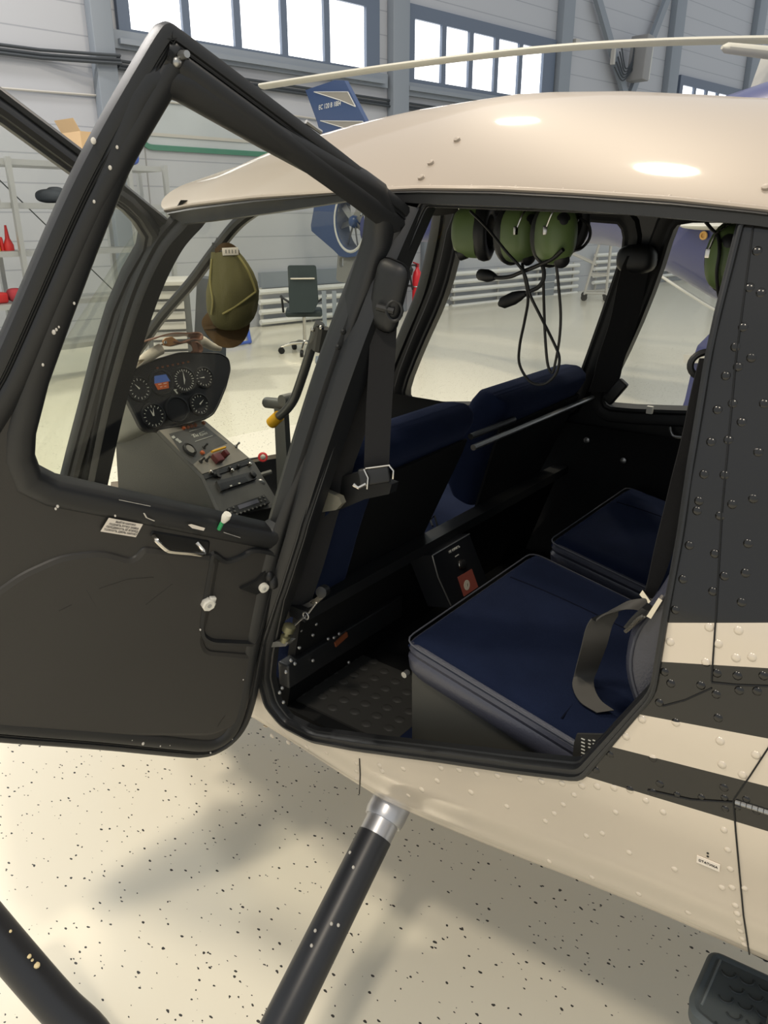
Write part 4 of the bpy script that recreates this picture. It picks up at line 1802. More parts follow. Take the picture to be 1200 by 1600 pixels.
rp = obj('red_label', m, mat('dull_red_label', (150, 78, 66), 0.6), nsp)
x, y = NS.px(728, 914)
m = MB()
m.lathe(NS.p(x, y, 0.002), NS.n, [(0.0125, 0), (0.0125, 0.001)], 22)
dsc = obj('cream_disc', m, CLOTH, rp)
m = MB()
m.tube([NS.p(x + 0.001, y - 0.004, 0.0034), NS.p(x + 0.003, y + 0.003, 0.0034)], 0.0006, 5)
obj('pencil_mark', m, INK, dsc)

# placard at the aft corner of the sill
m = MB()
pc = onY(925, 1170, 0.965)
q = [onY(u, v, 0.962) for u, v in ((901, 1147), (950, 1148), (940, 1178), (925, 1200), (893, 1196), (897, 1160))]
m.prism(q, (0, 0.004, 0))
pl_ = obj('placard', m, mat('placard_black', (46, 45, 42), 0.6), HELI)
PLF = Frame(onY(925, 1170, 0.968), V((0, -1, 0)))
for i, u in enumerate((911, 921, 928, 936)):
    m = MB()
    for k in range(7):
        v = 1155 + 5.5 * k + (0 if i == 0 else 2)
        if u + k > 934 and v > 1180:
            continue
        m.box(onY(u, v, 0.9610), (0.006 if i == 0 else 0.004, 0.0012, 0.0014))
    obj('print_column', m, WHITEPR, pl_)

# ------- shoulder belts
m = MB()
pt = [(606, 432), (604, 470), (600, 500), (597, 560), (592, 640), (588, 735)]
pa = [onY(u, v, y) for (u, v), y in zip(pt, (0.99, 0.985, 0.98, 0.975, 0.97, 0.965))]
hw = V((CS, SN, 0)) * 0.021
m.ribbon(spline(pa, 5), hw, 0.0012)
obj('shoulder_belt', m, WEB, HELI)
m = MB()
pt = [(610, 480), (592, 540), (562, 640), (527, 740), (507, 800), (485, 880), (462, 950)]
pa = [onY(u, v, y) for (u, v), y in zip(pt, (0.99, 0.99, 0.985, 0.98, 0.97, 0.96, 0.95))]
hwl = [V((CS, SN, 0)) * k for k in [0.018] * 5 + [0.024] * 10 + [0.026] * 16]
m.ribbon(spline(pa, 5), hwl, 0.0012)
obj('shoulder_belt', m, WEB, HELI)
m = MB()
g = onY(606, 462, 0.975)
m.box(g, (0.06, 0.03, 0.11), Matrix.Rotation(0.3, 3, 'Y'), 0.018)
gd = obj('belt_guide', m, HSBLACK, HELI)
m = MB()
a, b = onY(589, 479, 0.955), onY(616, 486, 0.965)
m.tube([a, b], 0.006, 8)
m.tube([b + V((CS, SN, 0)) * 0.012 * cos(t) + V((0, 0, 1)) * 0.015 * sin(t) for t in [2 * pi * k / 14 for k in range(14)]], 0.0028, 6, closed=True)
obj('guide_bar', m, HSBLACK, gd)
# buckle hanging on the belt
bk = onY(585, 743, 0.955)
BF = Frame(bk, V((SN, -CS, 0.25)).normalized())
m = MB()
m.box(bk, (0.052, 0.030, 0.016), BF.rot() @ Matrix.Rotation(0.16, 3, 'Z'), 0.004)
bo = obj('belt_buckle', m, HSBLACK, HELI)
m = MB()
for u0, v0, u1, v1 in ((569, 733, 574, 764), (608, 727, 614, 748)):
    m.tube([BF.P(u0, v0, 0.008), BF.P((u0 + u1) / 2 + 4, (v0 + v1) / 2 - 2, 0.012), BF.P(u1, v1, 0.008)], 0.0022, 6)
m.tube([BF.P(571, 732, 0.009), BF.P(609, 727, 0.009)], 0.0016, 6)
m.tube([BF.P(572, 756, 0.008), BF.P(560, 762, 0.006), BF.P(552, 757, 0.006)], 0.003, 6)
obj('chrome_frame', m, CHROME, bo)
m = MB()
q = [onY(u, v, 0.985) for u, v in ((505, 752), (560, 738), (612, 757), (608, 772), (570, 780), (530, 797), (505, 790))]
m.prism(q, (0, 0.02, 0))
obj('belt_bracket', m, HSBLACK, HELI)

# door hinge and lap belt end at the foot of the pillar
hp = onSurf(430, 995)
m = MB()
q = [onY(u, v, 0.895) for u, v in ((414, 1008), (432, 1002), (451, 1004), (446, 1010), (416, 1012))]
m.prism(q, (0, 0.02, 0))
hg = obj('door_hinge', m, STEEL, HELI)
m = MB()
m.lathe(onY(444, 1002, 0.90), (0.3, 0.2, 1), [(0.009, 0), (0.010, 0.012), (0.006, 0.014), (0.006, 0.022), (0.012, 0.024), (0.012, 0.036), (0.006, 0.04)], 14)
obj('hinge_bolt', m, mat('worn_brass_bolt', (120, 118, 92), 0.4, metal=0.7), hg)
m = MB()
m.tube(spline([onY(446, 992, 0.93), onY(455, 982, 0.935), onY(470, 968, 0.94), onY(478, 962, 0.94)]), 0.0022, 6)
m.tube([onY(478, 962, 0.94) + V((0.007 * cos(t), 0, 0.007 * sin(t))) for t in [2 * pi * k / 12 for k in range(12)]], 0.0018, 6, closed=True)
m.tube([onY(482, 958, 0.94), onY(494, 942, 0.945)], 0.002, 6)
obj('door_check_cable', m, STEEL, HELI)
m = MB()
m.prism([onY(u, v, 0.945) for u, v in ((484, 942), (503, 926), (508, 932), (492, 946))], (0, 0.006, 0))
la = obj('lap_belt_latch', m, CHROME, HELI)
m = MB()
m.lathe(onY(508, 922, 0.95), (0.3, -1, 0.2), [(0.011, 0), (0.011, 0.018), (0.005, 0.02)], 14)
obj('pivot', m, HSBLACK, la)
m = MB()
m.prism([onY(u, v, 0.955) for u, v in ((439, 974), (447, 958), (482, 941), (488, 937), (492, 945), (470, 955), (441, 972))], (0, 0.004, 0))
obj('lap_belt', m, mat('worn_webbing', (74, 72, 68), 0.8), HELI)

# far shoulder belt on the far pillar and its tongue
m = MB()
pa = [onY(u, v, y) for (u, v), y in zip(((1002, 400), (990, 430), (975, 500), (955, 560), (948, 590), (940, 612)), (1.99, 1.99, 2.0, 2.02, 2.03, 2.04))]
m.ribbon(spline(pa, 5), V((CS, SN, 0)) * 0.036, 0.0015)
fb = obj('shoulder_belt', m, WEB, HELI)
m = MB()
m.ell(onY(995, 405, 2.0), (0.05, 0.03, 0.035), sq=0.7)
obj('belt_guide', m, HSBLACK, fb)
m = MB()
c = onY(962, 612, 2.02)
m.box(c, (0.03, 0.02, 0.075), Matrix.Rotation(radians(35), 3, 'Y'), 0.006)
obj('belt_tongue', m, HSBLACK, fb)

# near rear belt: comes down inside the aft pillar, loops over the cushion
m = MB()
pa = [onY(u, v, y) for (u, v), y in zip(((1118, 560), (1105, 610), (1085, 700), (1062, 780), (1040, 850), (1024, 905), (1012, 935)), (1.02, 1.02, 1.02, 1.03, 1.035, 1.04, 1.045))]
n_ = len(spline(pa, 5))
ws = [V((CS, SN, 0)) * (0.020 - 0.012 * min(1, max(0, (k / n_ - 0.4) * 1.9))) for k in range(n_)]
m.ribbon(spline(pa, 5), ws, 0.0012)
rb_ = obj('rear_belt', m, WEB, HELI)
m = MB()
CUSHN = V((-(sb.z - sa.z) / (sb.x - sa.x), 0, 1)).normalized()
pa = [onY(u, v, y) for (u, v), y in zip(((1030, 960), (1010, 945), (985, 945), (957, 953), (938, 975), (928, 1010)), (1.04, 1.03, 1.02, 1.02, 1.02, 1.03))]
pa += [onP(u, v, V((sa.x, 1.0, sa.z + h_)), CUSHN) for u, v, h_ in ((917, 1045, 0.065), (911, 1070, 0.042), (922, 1095, 0.037), (946, 1112, 0.035))]
sp_ = spline(pa, 5)
ws = []
for k in range(len(sp_)):
    t = k / (len(sp_) - 1)
    w_ = 0.014 + 0.006 * sin(pi * t)
    tw = 0.9 * t
    ws.append((V((CS, SN, 0)) * cos(0.5) + V((0, 0, 1)) * sin(0.5 + tw * 0.4) * (1 if t < 0.4 else 0.2)).normalized() * w_)
m.ribbon(sp_, ws, 0.0013)
obj('lap_belt', m, mat('worn_webbing', (74, 72, 68), 0.8), rb_)
m = MB()
m.prism([onY(u, v, 1.03) for u, v in ((999, 929), (1004, 922), (1018, 942), (1024, 952), (1020, 954))], (0, 0.004, 0))
obj('belt_tip_plate', m, CHROME, rb_)
m = MB()
m.prism([onY(u, v, 0.955) for u, v in ((1010, 963), (1029, 934), (1035, 938), (1017, 967))], (0, 0.012, 0))
obj('chrome_buckle', m, CHROME, rb_)
m = MB()
m.tube([onY(u, v, 0.95) for u, v in ((977, 987), (984, 981), (998, 966), (1006, 962))], 0.003, 6)
obj('chrome_bar', m, CHROME, rb_)
m = MB()
m.prism([onY(u, v, 0.958) for u, v in ((974, 980), (985, 966), (1003, 950), (1020, 958), (1005, 968), (984, 985))], (0, 0.02, 0))
obj('buckle_body', m, HSBLACK, rb_)
m = MB()
pp = [onY(u, v, 0.955) for u, v in ((1044, 937), (1046, 945), (1043, 962), (1038, 971))]
m.tube(pp, [0.004, 0.006, 0.006, 0.004], 8)
obj('cream_door_pin', m, mat('cream_plastic', (205, 195, 172), 0.5), HELI)
# retractor ring on the aft pillar
m = MB()
c = onY(1108, 570, 1.03)
RF = Frame(c, V((SN, -CS, 0)))
m.tube([RF.p(0.02 * cos(t) - 0.004, 0.016 * sin(t), 0) for t in [2 * pi * k / 24 for k in range(24)]], 0.0045, 8, closed=True)
obj('belt_ring', m, HSBLACK, HELI)
m = MB()
m.box(RF.p(0.02, 0.0, 0.002), (0.03, 0.012, 0.012), RF.rot(), 0.003)
m.ell(RF.p(0.02, 0.03, 0.004), (0.02, 0.02, 0.02), seg=12, rings=8)
obj('belt_guide', m, HSBLACK, HELI)
# ================================================================== OPEN REAR DOOR
P1 = onY(650, 335, YR)
P2 = onY(425, 1000, 0.90)
TT = onS(265, 40, 0.86)
dn_ = (P2 - P1).cross(TT - P1).normalized()
if dn_.dot(EYEV - P1) < 0:
    dn_ = -dn_
RD = Frame(P1, dn_)
SG = 1.0
outer_px = [(648, 328), (652, 352), (640, 395), (600, 490), (560, 590), (515, 700), (478, 790), (450, 860), (434, 930), (420, 995), (408, 1050), (400, 1095), (385, 1140), (360, 1168), (322, 1186), (260, 1181), (150, 1170), (0, 1160), (-150, 1146), (-330, 1010), (-250, 860), (-120, 760), (-20, 600), (0, 560), (50, 445), (105, 318), (160, 210), (215, 115), (255, 48), (265, 40), (275, 44)]
win_px = [(236, 200), (245, 178), (256, 162), (270, 157), (290, 163), (420, 236), (556, 309), (578, 324), (588, 346), (583, 384), (540, 520), (495, 670), (456, 790), (445, 818), (426, 829), (260, 792), (95, 756), (68, 742), (58, 715), (60, 680), (80, 602), (115, 505), (155, 400), (195, 300)]
o2 = [RD.px(*p) for p in outer_px]
o2 = smooth_poly(o2, 2)
w2 = [RD.px(*p) for p in win_px]
m = MB()
TH = 0.030
m.plate([RD.p(x, y, -0.001) for x, y in o2], [[RD.p(x, y, -0.001) for x, y in offset2(w2, -0.006)]], -RD.n * TH)
rd = obj('rear_door', m, DOORM, HELI, label='open black rear door with a clear window')
# outer flange: seal, groove, flat
m = MB()
m.ring(o2, [(0.000, -TH - 0.006), (-0.004, -0.014), (-0.003, -0.002), (0.003, 0.002), (0.010, 0.002), (0.012, -0.0006), (0.016, -0.0006), (0.018, 0.003), (0.022, 0.0055), (0.034, 0.0055), (0.044, 0.001), (0.047, -0.003)], RD)
obj('door_flange', m, BLACK, rd)
m = MB()
m.ring(offset2(o2, 0.0135), [(0.0, -0.006), (0.0005, 0.0022), (0.0022, 0.0022), (0.003, -0.006)], RD)
obj('rubber_seal', m, RUBBER, rd)
# rounded moulding around the window
m = MB()
m.ring(w2, [(0.001, -0.030), (0.000, -0.010), (-0.002, -0.003), (-0.005, 0.001), (-0.010, 0.0035), (-0.020, 0.0055), (-0.028, 0.005), (-0.034, 0.002), (-0.038, -0.001), (-0.040, -0.004)], RD)
obj('window_moulding', m, BLACK, rd)
m = MB()
m.plate([RD.p(x, y, -0.022) for x, y in offset2(w2, -0.005)], [], -RD.n * 0.003)
obj('window_glass', m, GLASS, rd)


def dplate(name, px, h0, h1, rnd, m_, parent, ins=0.004):
    q = round_poly([RD.px(*p) for p in px], rnd)
    m = MB()
    m.ring(q, [(0.0, h0), (ins * 0.3, h0 + (h1 - h0) * 0.7), (ins, h1)], RD)
    m.prism([RD.p(x, y, h1) for x, y in offset2(q, ins)], -RD.n * 0.001)
    return obj(name, m, m_, parent)


# raised inner trim panel and its swept top border
dplate('trim_panel', [(-60, 960), (30, 895), (95, 866), (160, 858), (208, 872), (222, 852), (345, 868), (330, 950), (318, 1000), (325, 1015), (404, 1022), (396, 1080), (374, 1130), (330, 1150), (200, 1150), (-40, 1135), (-200, 1120), (-280, 1020)], -0.003, 0.004, 0.02, DOORM, rd, 0.010)
m = MB()
q = [RD.px(*p) for p in ((331, 862), (318, 935), (313, 975), (316, 995), (330, 1003), (398, 1006), (408, 980), (432, 885), (436, 868), (420, 862), (395, 858), (372, 872), (352, 878))]
q = round_poly(q, 0.012)
m.ring(q, [(-0.006, -0.004), (-0.003, 0.005), (0.003, 0.006), (0.006, 0.0), (0.009, -0.004)], RD)
pk = obj('latch_pocket_rim', m, BLACK, rd)
m = MB()
for a, b in (((417, 880), (396, 1000)), ((428, 868), (405, 1004))):
    m.tube([RD.P(*a, 0.0), RD.P(*b, 0.0)], 0.003, 6)
obj('latch_rod', m, BLACK, pk)
m = MB()
m.prism([RD.P(u, v, -0.002) for u, v in ((373, 917), (398, 905), (412, 890), (414, 918), (398, 926))], RD.n * 0.007)
obj('latch_bracket', m, RUBBER, pk)
m = MB()
m.ell(RD.P(426, 908, 0.004), (0.012, 0.012, 0.014), sq=0.7)
m.ell(RD.P(421, 900, 0.006), (0.007, 0.008, 0.010))
obj('latch_mechanism', m, HSBLACK, pk)
# white roller and white hex stop
m = MB()
x, y = RD.px(411, 917, 0.006)
m.lathe(RD.p(x, y, 0.004), RD.n, [(0.0085, 0), (0.0092, 0.002), (0.0092, 0.008), (0.006, 0.009), (0.0035, 0.0085)], 24)
ro = obj('white_roller', m, WHITEP, rd)
m = MB()
m.lathe(RD.p(x, y, 0.0125), RD.n, [(0.003, 0), (0.003, 0.001)], 12)
obj('roller_pin', m, CABG, ro)
m = MB()
x, y = RD.px(324, 942, 0.006)
m.lathe(RD.p(x, y, 0.003), RD.n, [(0.011, 0), (0.0125, 0.002), (0.0125, 0.011), (0.010, 0.013), (0.0045, 0.0125)], 8)
m.box(RD.p(x + 0.007 * SGN, y + 0.003, 0.008), (0.012, 0.018, 0.009), RD.rot() @ Matrix.Rotation(-0.3, 3, 'Z'), 0.002)
hx = obj('white_stop', m, WHITEP, rd)
m = MB()
m.lathe(RD.p(x, y, 0.0155), RD.n, [(0.004, 0), (0.004, 0.0006)], 12)
obj('stop_hole', m, CABG, hx)
# white locking lever with green band at the window edge
m = MB()
m.tube([RD.P(349, 815, 0.010), RD.P(353, 808, 0.014), RD.P(356, 803, 0.016)], [0.0042, 0.0075, 0.0065], 10)
lv = obj('locking_lever', m, WHITEP, rd)
m = MB()
m.tube([RD.P(342, 827, 0.006), RD.P(347, 817, 0.009)], 0.0036, 8)
obj('green_band', m, GREENP, lv)
# recessed grip and chrome handle
dplate('handle_recess', [(232, 836), (238, 828), (330, 844), (326, 872), (300, 872), (262, 862)], -0.005, 0.001, 0.008, RUBBER, rd)
m = MB()
m.tube(spline([RD.P(240, 838, 0.004), RD.P(246, 846, 0.015), RD.P(258, 857, 0.019), RD.P(268, 861, 0.020), RD.P(300, 864, 0.020), RD.P(316, 866, 0.017), RD.P(318, 861, 0.012), RD.P(313, 854, 0.006), RD.P(308, 848, 0.0)], 5), 0.0042, 10)
obj('chrome_handle', m, CHROME, rd)
# instruction sticker
stp = [(170, 809), (223, 819), (212, 839), (157, 830)]
m = MB()
m.prism([RD.P(u, v, 0.0045) for u, v in stp], RD.n * 0.0008)
sk = obj('sticker', m, PAPER, rd)
a, b = V(RD.px(157, 830, 0.005)), V(RD.px(212, 839, 0.005))
rt_ = atan2(b.y - a.y, b.x - a.x)
top = V(RD.px(170, 809, 0.005))
upv = (top - a)
for i, s_ in enumerate(('ВЫЙТИ НАРУЖУ:', 'ПОДНЯТЬ РУЧКУ ЗАМКА', 'ПЕРЕДВИНУТЬ ЕЁ ВПЕРЁД', 'ТОЛКНУТЬ ДВЕРЬ НАРУЖУ')):
    p = a + upv * (0.76 - 0.215 * i) + (b - a) * 0.52
    text('lettering', s_, 0.0046, RD, p.x, p.y, 0.0056, INK, sk, rt_, 'CENTER', 0.86, 0.0002)
# white strip, worn spots
m = MB()
m.prism([RD.P(u, v, 0.012) for u, v in ((294, 820), (299, 819), (320, 825), (318, 829), (300, 825))], RD.n * 0.0008)
obj('white_strip', m, PAPER, rd)
m = MB()
for pts, r in (([(225, 802), (229, 809), (241, 814)], 0.0018), ([(350, 832), (375, 840)], 0.0016), ([(186, 781), (235, 791)], 0.0008)):
    m = MB()
    m.tube([RD.P(u, v, 0.0105) for u, v in pts], r, 5, flat=0.3)
    obj('paint_chip', m, DIRT, rd)
for u, v, r, hh in ((146, 220, 0.0035, 0.004), (183, 230, 0.002, 0.011), (172, 262, 0.0025, 0.009), (88, 515, 0.002, 0.008), (84, 519, 0.003, 0.008), (92, 511, 0.0015, 0.008), (116, 474, 0.0018, 0.010), (67, 570, 0.002, 0.006), (87, 795, 0.002, 0.004), (90, 791, 0.0025, 0.004), (180, 806, 0.0018, 0.006), (223, 1161, 0.004, 0.004), (206, 1156, 0.002, 0.004), (250, 1165, 0.0025, 0.004), (265, 1164, 0.002, 0.004), (329, 1176, 0.002, 0.004), (313, 984, 0.002, 0.006), (380, 1062, 0.0015, 0.004), (363, 1155, 0.0015, 0.004), (147, 315, 0.002, 0.010)):
    m = MB()
    m.ell(RD.P(u, v, min(hh, 0.0058)), (r, r * 0.8, r * 1.1), seg=8, rings=5)
    obj('paint_chip', m, DIRT, rd)
m = MB()
for pts in ([(135, 922), (150, 948)], [(155, 920), (200, 905), (240, 902)], [(228, 945), (270, 912)], [(92, 955), (112, 945)], [(340, 1135), (352, 1118)]):
    m.tube([RD.P(u, v, 0.0042) for u, v in pts], 0.0007, 5, flat=0.2)
obj('scratches', m, mat('faint_scratch', (66, 64, 60), 0.6), rd)
# latch pin on the top corner, hinge plates on the hinge edge
m = MB()
x, y = RD.px(282, 88, 0.004)
m.tube([RD.p(x, y, -0.002), RD.p(x + 0.002, y + 0.004, 0.018)], [0.006, 0.004], 10)
m.ell(RD.P(276, 97, 0.004), (0.006, 0.006, 0.006), seg=10, rings=6)
obj('latch_pin', m, STEEL, rd)
m = MB()
m.tube([RD.P(478, 190, -0.004), RD.P(502, 207, -0.004)], 0.003, 6)
obj('worn_latch_plate', m, STEEL, rd)
for p in ((520, 612), (528, 588)):
    m = MB()
    m.lathe(RD.P(p[0] + 8, p[1] - 70, 0.004), RD.n, [(0.005, 0), (0.004, 0.004), (0.001, 0.005)], 10)
    obj('hinge_screw', m, RUBBER, rd)

# ================================================================== OPEN FRONT DOOR (seen through the rear door's window)
Q1 = onY(271, 358, 1.03)
Q2 = onY(118, 790, 0.92)
# same swing as the rear door: top edge runs out along the ray of pixel (0,143)
QT = onS(60, 192, 1.30)
fn_ = (Q2 - Q1).cross(QT - Q1).normalized()
if fn_.dot(EYEV - Q1) < 0:
    fn_ = -fn_
FD = Frame(Q1, fn_)
outer_px = [(268, 352), (273, 362), (258, 398), (236, 440), (212, 508), (186, 590), (162, 668), (140, 745), (118, 800), (60, 900), (-300, 860), (-420, 300), (-150, 33), (0, 142), (130, 240)]
win_px = [(222, 372), (219, 390), (196, 430), (172, 485), (150, 555), (128, 640), (108, 715), (98, 755), (60, 800), (-200, 700), (-330, 300), (-160, 92), (0, 197), (105, 273), (190, 332), (208, 350)]
o2 = [FD.px(*p) for p in outer_px]
w2 = [FD.px(*p) for p in win_px]
m = MB()
m.plate([FD.p(x, y, -0.006) for x, y in o2], [[FD.p(x, y, -0.006) for x, y in offset2(w2, -0.004)]], -FD.n * 0.03)
fd = obj('front_door', m, DOORM, HELI, label='open black front door beyond the rear door')
m = MB()
m.ring(o2, [(0.0, -0.036), (-0.004, -0.012), (-0.002, 0.0), (0.006, 0.002), (0.012, -0.004), (0.018, -0.005), (0.022, 0.003), (0.030, 0.003), (0.036, -0.006)], FD)
obj('door_flange', m, BLACK, fd)
m = MB()
m.ring(w2, [(0.001, -0.030), (0.0, -0.008), (-0.006, 0.0), (-0.012, -0.001), (-0.018, 0.006), (-0.028, 0.008), (-0.036, 0.002), (-0.042, -0.006)], FD)
obj('window_moulding', m, BLACK, fd)
m = MB()
m.plate([FD.p(x, y, -0.022) for x, y in offset2(w2, -0.004)], [], -FD.n * 0.003)
obj('window_glass', m, GLASS, fd)
m = MB()
m.tube([FD.P(216, 487, 0.01), FD.P(226, 491, 0.01)], 0.0025, 6)
obj('hinge_clip', m, WHITEP, fd)

# ================================================================== INSTRUMENT POD AND CONSOLE
pc0 = onX(285, 605, -1.84)
PN = V((0.95, -0.10, 0.30)).normalized()
PF_ = Frame(pc0, PN)
ppx = [(191, 612), (192, 590), (205, 576), (230, 565), (262, 556), (282, 550), (325, 550), (345, 551), (358, 560), (361, 577), (354, 605), (342, 634), (334, 648), (322, 655), (290, 664), (250, 672), (230, 675), (220, 668), (209, 645), (200, 628)]
p2 = round_poly([PF_.px(*p) for p in ppx], 0.012, 3)
m = MB()
m.ring(p2, [(-0.002, -0.012), (0.0, 0.0), (0.003, 0.002), (0.006, 0.0)], PF_)
m.prism([PF_.p(x, y, 0.0) for x, y in offset2(p2, 0.004)], -PF_.n * 0.004)
panel = obj('instrument_panel', m, PANELB, HELI)
# pod body behind the face
m = MB()
cx_ = sum(p[0] for p in p2) / len(p2)
cy_ = sum(p[1] for p in p2) / len(p2)
rows = []
for d, k, dy in ((-0.004, 1.0, 0), (-0.05, 1.03, 0.0), (-0.14, 1.02, -0.01), (-0.22, 0.92, -0.025), (-0.28, 0.7, -0.05), (-0.30, 0.3, -0.07)):
    rows.append([PF_.p(cx_ + (x - cx_) * k, cy_ + (y - cy_) * k + dy, d) for x, y in p2])
vs = m.grid(rows, closed=True)
m.bm.faces.new(vs[-1])
obj('pod_shell', m, PODGREY, HELI, ang=60)


def gauge(u, v, r, kind):
    x, y = PF_.px(u, v)
    m = MB()
    m.lathe(PF_.p(x, y, 0.0), PF_.n, [(r * 1.14, 0), (r * 1.12, 0.006), (r * 1.0, 0.007), (r * 0.98, 0.003), (r * 0.96, 0.0025)], 28)
    g = obj('gauge', m, PANELB, panel)
    if kind == 'blank':
        return g
    if kind == 'att':
        m = MB()
        m.prism([PF_.p(x - r * 0.72, y, 0.0045), PF_.p(x + r * 0.78, y, 0.0045), PF_.p(x + r * 0.55, y + r * 0.62, 0.0045), PF_.p(x - r * 0.55, y + r * 0.62, 0.0045)], PF_.n * 0.0006)
        obj('sky_half', m, SCREEN, g)
        m = MB()
        m.prism([PF_.p(x - r * 0.72, y, 0.0045), PF_.p(x + r * 0.6, y, 0.0045), PF_.p(x + r * 0.5, y - r * 0.55, 0.0045), PF_.p(x - r * 0.55, y - r * 0.55, 0.0045)], PF_.n * 0.0006)
        obj('ground_half', m, SCREENB, g)
        m = MB()
        for s in (-1, 1):
            m.box(PF_.p(x + s * r * 0.25, y - r * 0.12, 0.0055), (r * 0.3, r * 0.05, 0.0006), PF_.rot())
            m.box(PF_.p(x + s * r * 0.2, y - r * 0.35, 0.0055), (r * 0.2, r * 0.04, 0.0006), PF_.rot())
        obj('scale_lines', m, WHITEPR, g)
        return g
    m = MB()
    n = 24 if kind == 'alt' else 16
    for k in range(n):
        a = 2 * pi * k / n
        if kind == 'oil' and 0.3 < a < 1.0:
            continue
        L = 0.13 if k % 2 else 0.2
        rr = r * 0.82
        m.box(PF_.p(x + rr * cos(a), y + rr * sin(a), 0.0042), (r * L, r * 0.05, 0.0005), PF_.rot() @ Matrix.Rotation(a, 3, 'Z'))
    obj('scale_marks', m, WHITEPR, g)
    m = MB()
    hands = {'air': [(2.2, 0.6)], 'alt': [(1.5, 0.75), (4.4, 0.4)], 'clk': [(1.9, 0.62), (1.35, 0.7)], 'oil': [(0.6, 0.7)], 'vsi': [(3.1, 0.6)]}[kind]
    for a, L in hands:
        m.prism([PF_.p(x - r * 0.07 * sin(a), y + r * 0.07 * cos(a), 0.0045), PF_.p(x + r * L * cos(a), y + r * L * sin(a), 0.0045), PF_.p(x + r * 0.07 * sin(a), y - r * 0.07 * cos(a), 0.0045)], PF_.n * 0.0006)
    obj('needle', m, WHITEPR, g)
    # numerals on the dial, too small to read
    return g


R_ = 0.034
gauge(217, 608, R_ * 0.95, 'air')
gauge(252, 598, R_, 'att')
gauge(287, 594, R_ * 1.02, 'alt')
gauge(318, 590, R_ * 0.85, 'vsi')
gauge(239, 650, R_ * 0.98, 'clk')
gauge(276, 640, R_ * 1.02, 'blank')
gauge(311, 632, R_ * 0.88, 'oil')
m = MB()
for k in range(7):
    m.box(PF_.P(246 + 8 * k, 575 - 1.6 * k, 0.002), (0.007, 0.005, 0.002), PF_.rot())
obj('warning_lights', m, mat('dim_orange_caption', (110, 60, 30), 0.5), panel)
m = MB()
m.box(PF_.P(275, 612, 0.002), (0.004, 0.014, 0.001), PF_.rot() @ Matrix.Rotation(0.5, 3, 'Z'))
m.box(PF_.P(274, 609, 0.002), (0.010, 0.003, 0.001), PF_.rot())
obj('slip_mark', m, WHITEPR, panel)

# console: sloping face below the panel
ca = onY(320, 657, 1.50)
cb = onY(433, 788, 1.56)
cc = onY(345, 806, 1.30)
cn = (cb - ca).cross(cc - ca).normalized()
if cn.dot(EYEV - ca) < 0:
    cn = -cn
CN_ = Frame(ca, cn)
cpx = [(248, 672), (320, 657), (390, 716), (396, 720), (436, 786), (430, 792), (348, 808), (318, 744)]
c2 = [CN_.px(*p) for p in cpx]
m = MB()
front = [CN_.p(x, y, 0) for x, y in c2]
m.prism(front, -CN_.n * 0.012)
# side walls of the console down to the floor
for i, j in ((2, 1), (4, 3)):
    pass
m2 = MB()
dpt = -CN_.n * 0.013


def drop(e):
    e = [p + dpt for p in e]
    return e + [V((e[-1].x - 0.02, e[-1].y, 0.612)), V((e[0].x - 0.25, e[0].y, 0.612)), V((e[0].x - 0.20, e[0].y, e[0].z))]


vs = m2.grid([drop([front[0], front[7], front[6]]), drop([front[1], front[3], front[5]])], closed=True)
m2.bm.faces.new(vs[0][::-1])
m2.bm.faces.new(vs[1])
cons = obj('console', m, CONS, HELI)
obj('console_side', m2, mat('console_side_grey', (70, 69, 64), 0.55, var=0.1), cons)
# upper plate
m = MB()
m.prism([CN_.P(u, v, 0.001) for u, v in ((249, 673), (319, 659), (388, 716), (316, 741))], CN_.n * 0.002)
up_ = obj('upper_plate', m, CONSL, cons)
m = MB()
m.prism([CN_.P(u, v, 0.003) for u, v in ((264, 678), (318, 664), (355, 693), (336, 700), (300, 726), (288, 716))], CN_.n * 0.001)
obj('annunciator_panel', m, CONS, up_)
a = CN_.px(302, 686)
b = CN_.px(331, 678)
rt_ = atan2(b[1] - a[1], b[0] - a[0])
text('lettering', 'R44 Raven', 0.0165, CN_, a[0], a[1], 0.005, WHITEPR, up_, rt_, shear=0.2)
m = MB()
for u0, v0, u1, v1 in ((296, 674, 318, 668), (305, 690, 332, 681), (299, 680, 304, 678), (311, 677, 319, 674)):
    m.tube([CN_.P(u0, v0, 0.005), CN_.P(u1, v1, 0.005)], 0.0011, 5)
obj('plate_lines', m, WHITEPR, up_)
m = MB()
for k in range(4):
    m.lathe(CN_.P(286 + 6 * k, 670 - 1.5 * k, 0.002), CN_.n, [(0.0065, 0), (0.006, 0.007), (0.003, 0.009)], 12)
m.lathe(CN_.P(317, 662, 0.002), CN_.n, [(0.0065, 0), (0.006, 0.007), (0.003, 0.009)], 12)
m.lathe(CN_.P(315, 709, 0.002), CN_.n, [(0.0075, 0), (0.007, 0.008), (0.003, 0.010)], 12)
obj('amber_lights', m, AMBER, up_)
m = MB()
for u, v in ((271, 683), (277, 687), (281, 690)):
    m.box(CN_.P(u, v, 0.005), (0.012, 0.008, 0.0015), CN_.rot())
obj('white_legends', m, WHITEPR, up_)
x, y = CN_.px(294, 705)
m = MB()
m.lathe(CN_.p(x, y, 0.003), CN_.n, [(0.022, 0), (0.022, 0.008), (0.018, 0.010), (0.016, 0.007)], 24)
ck = obj('clock', m, HSBLACK, up_)
m = MB()
m.lathe(CN_.p(x, y, 0.0105), CN_.n, [(0.014, 0), (0.014, 0.0005)], 20)
obj('clock_face', m, FINGREY, ck)
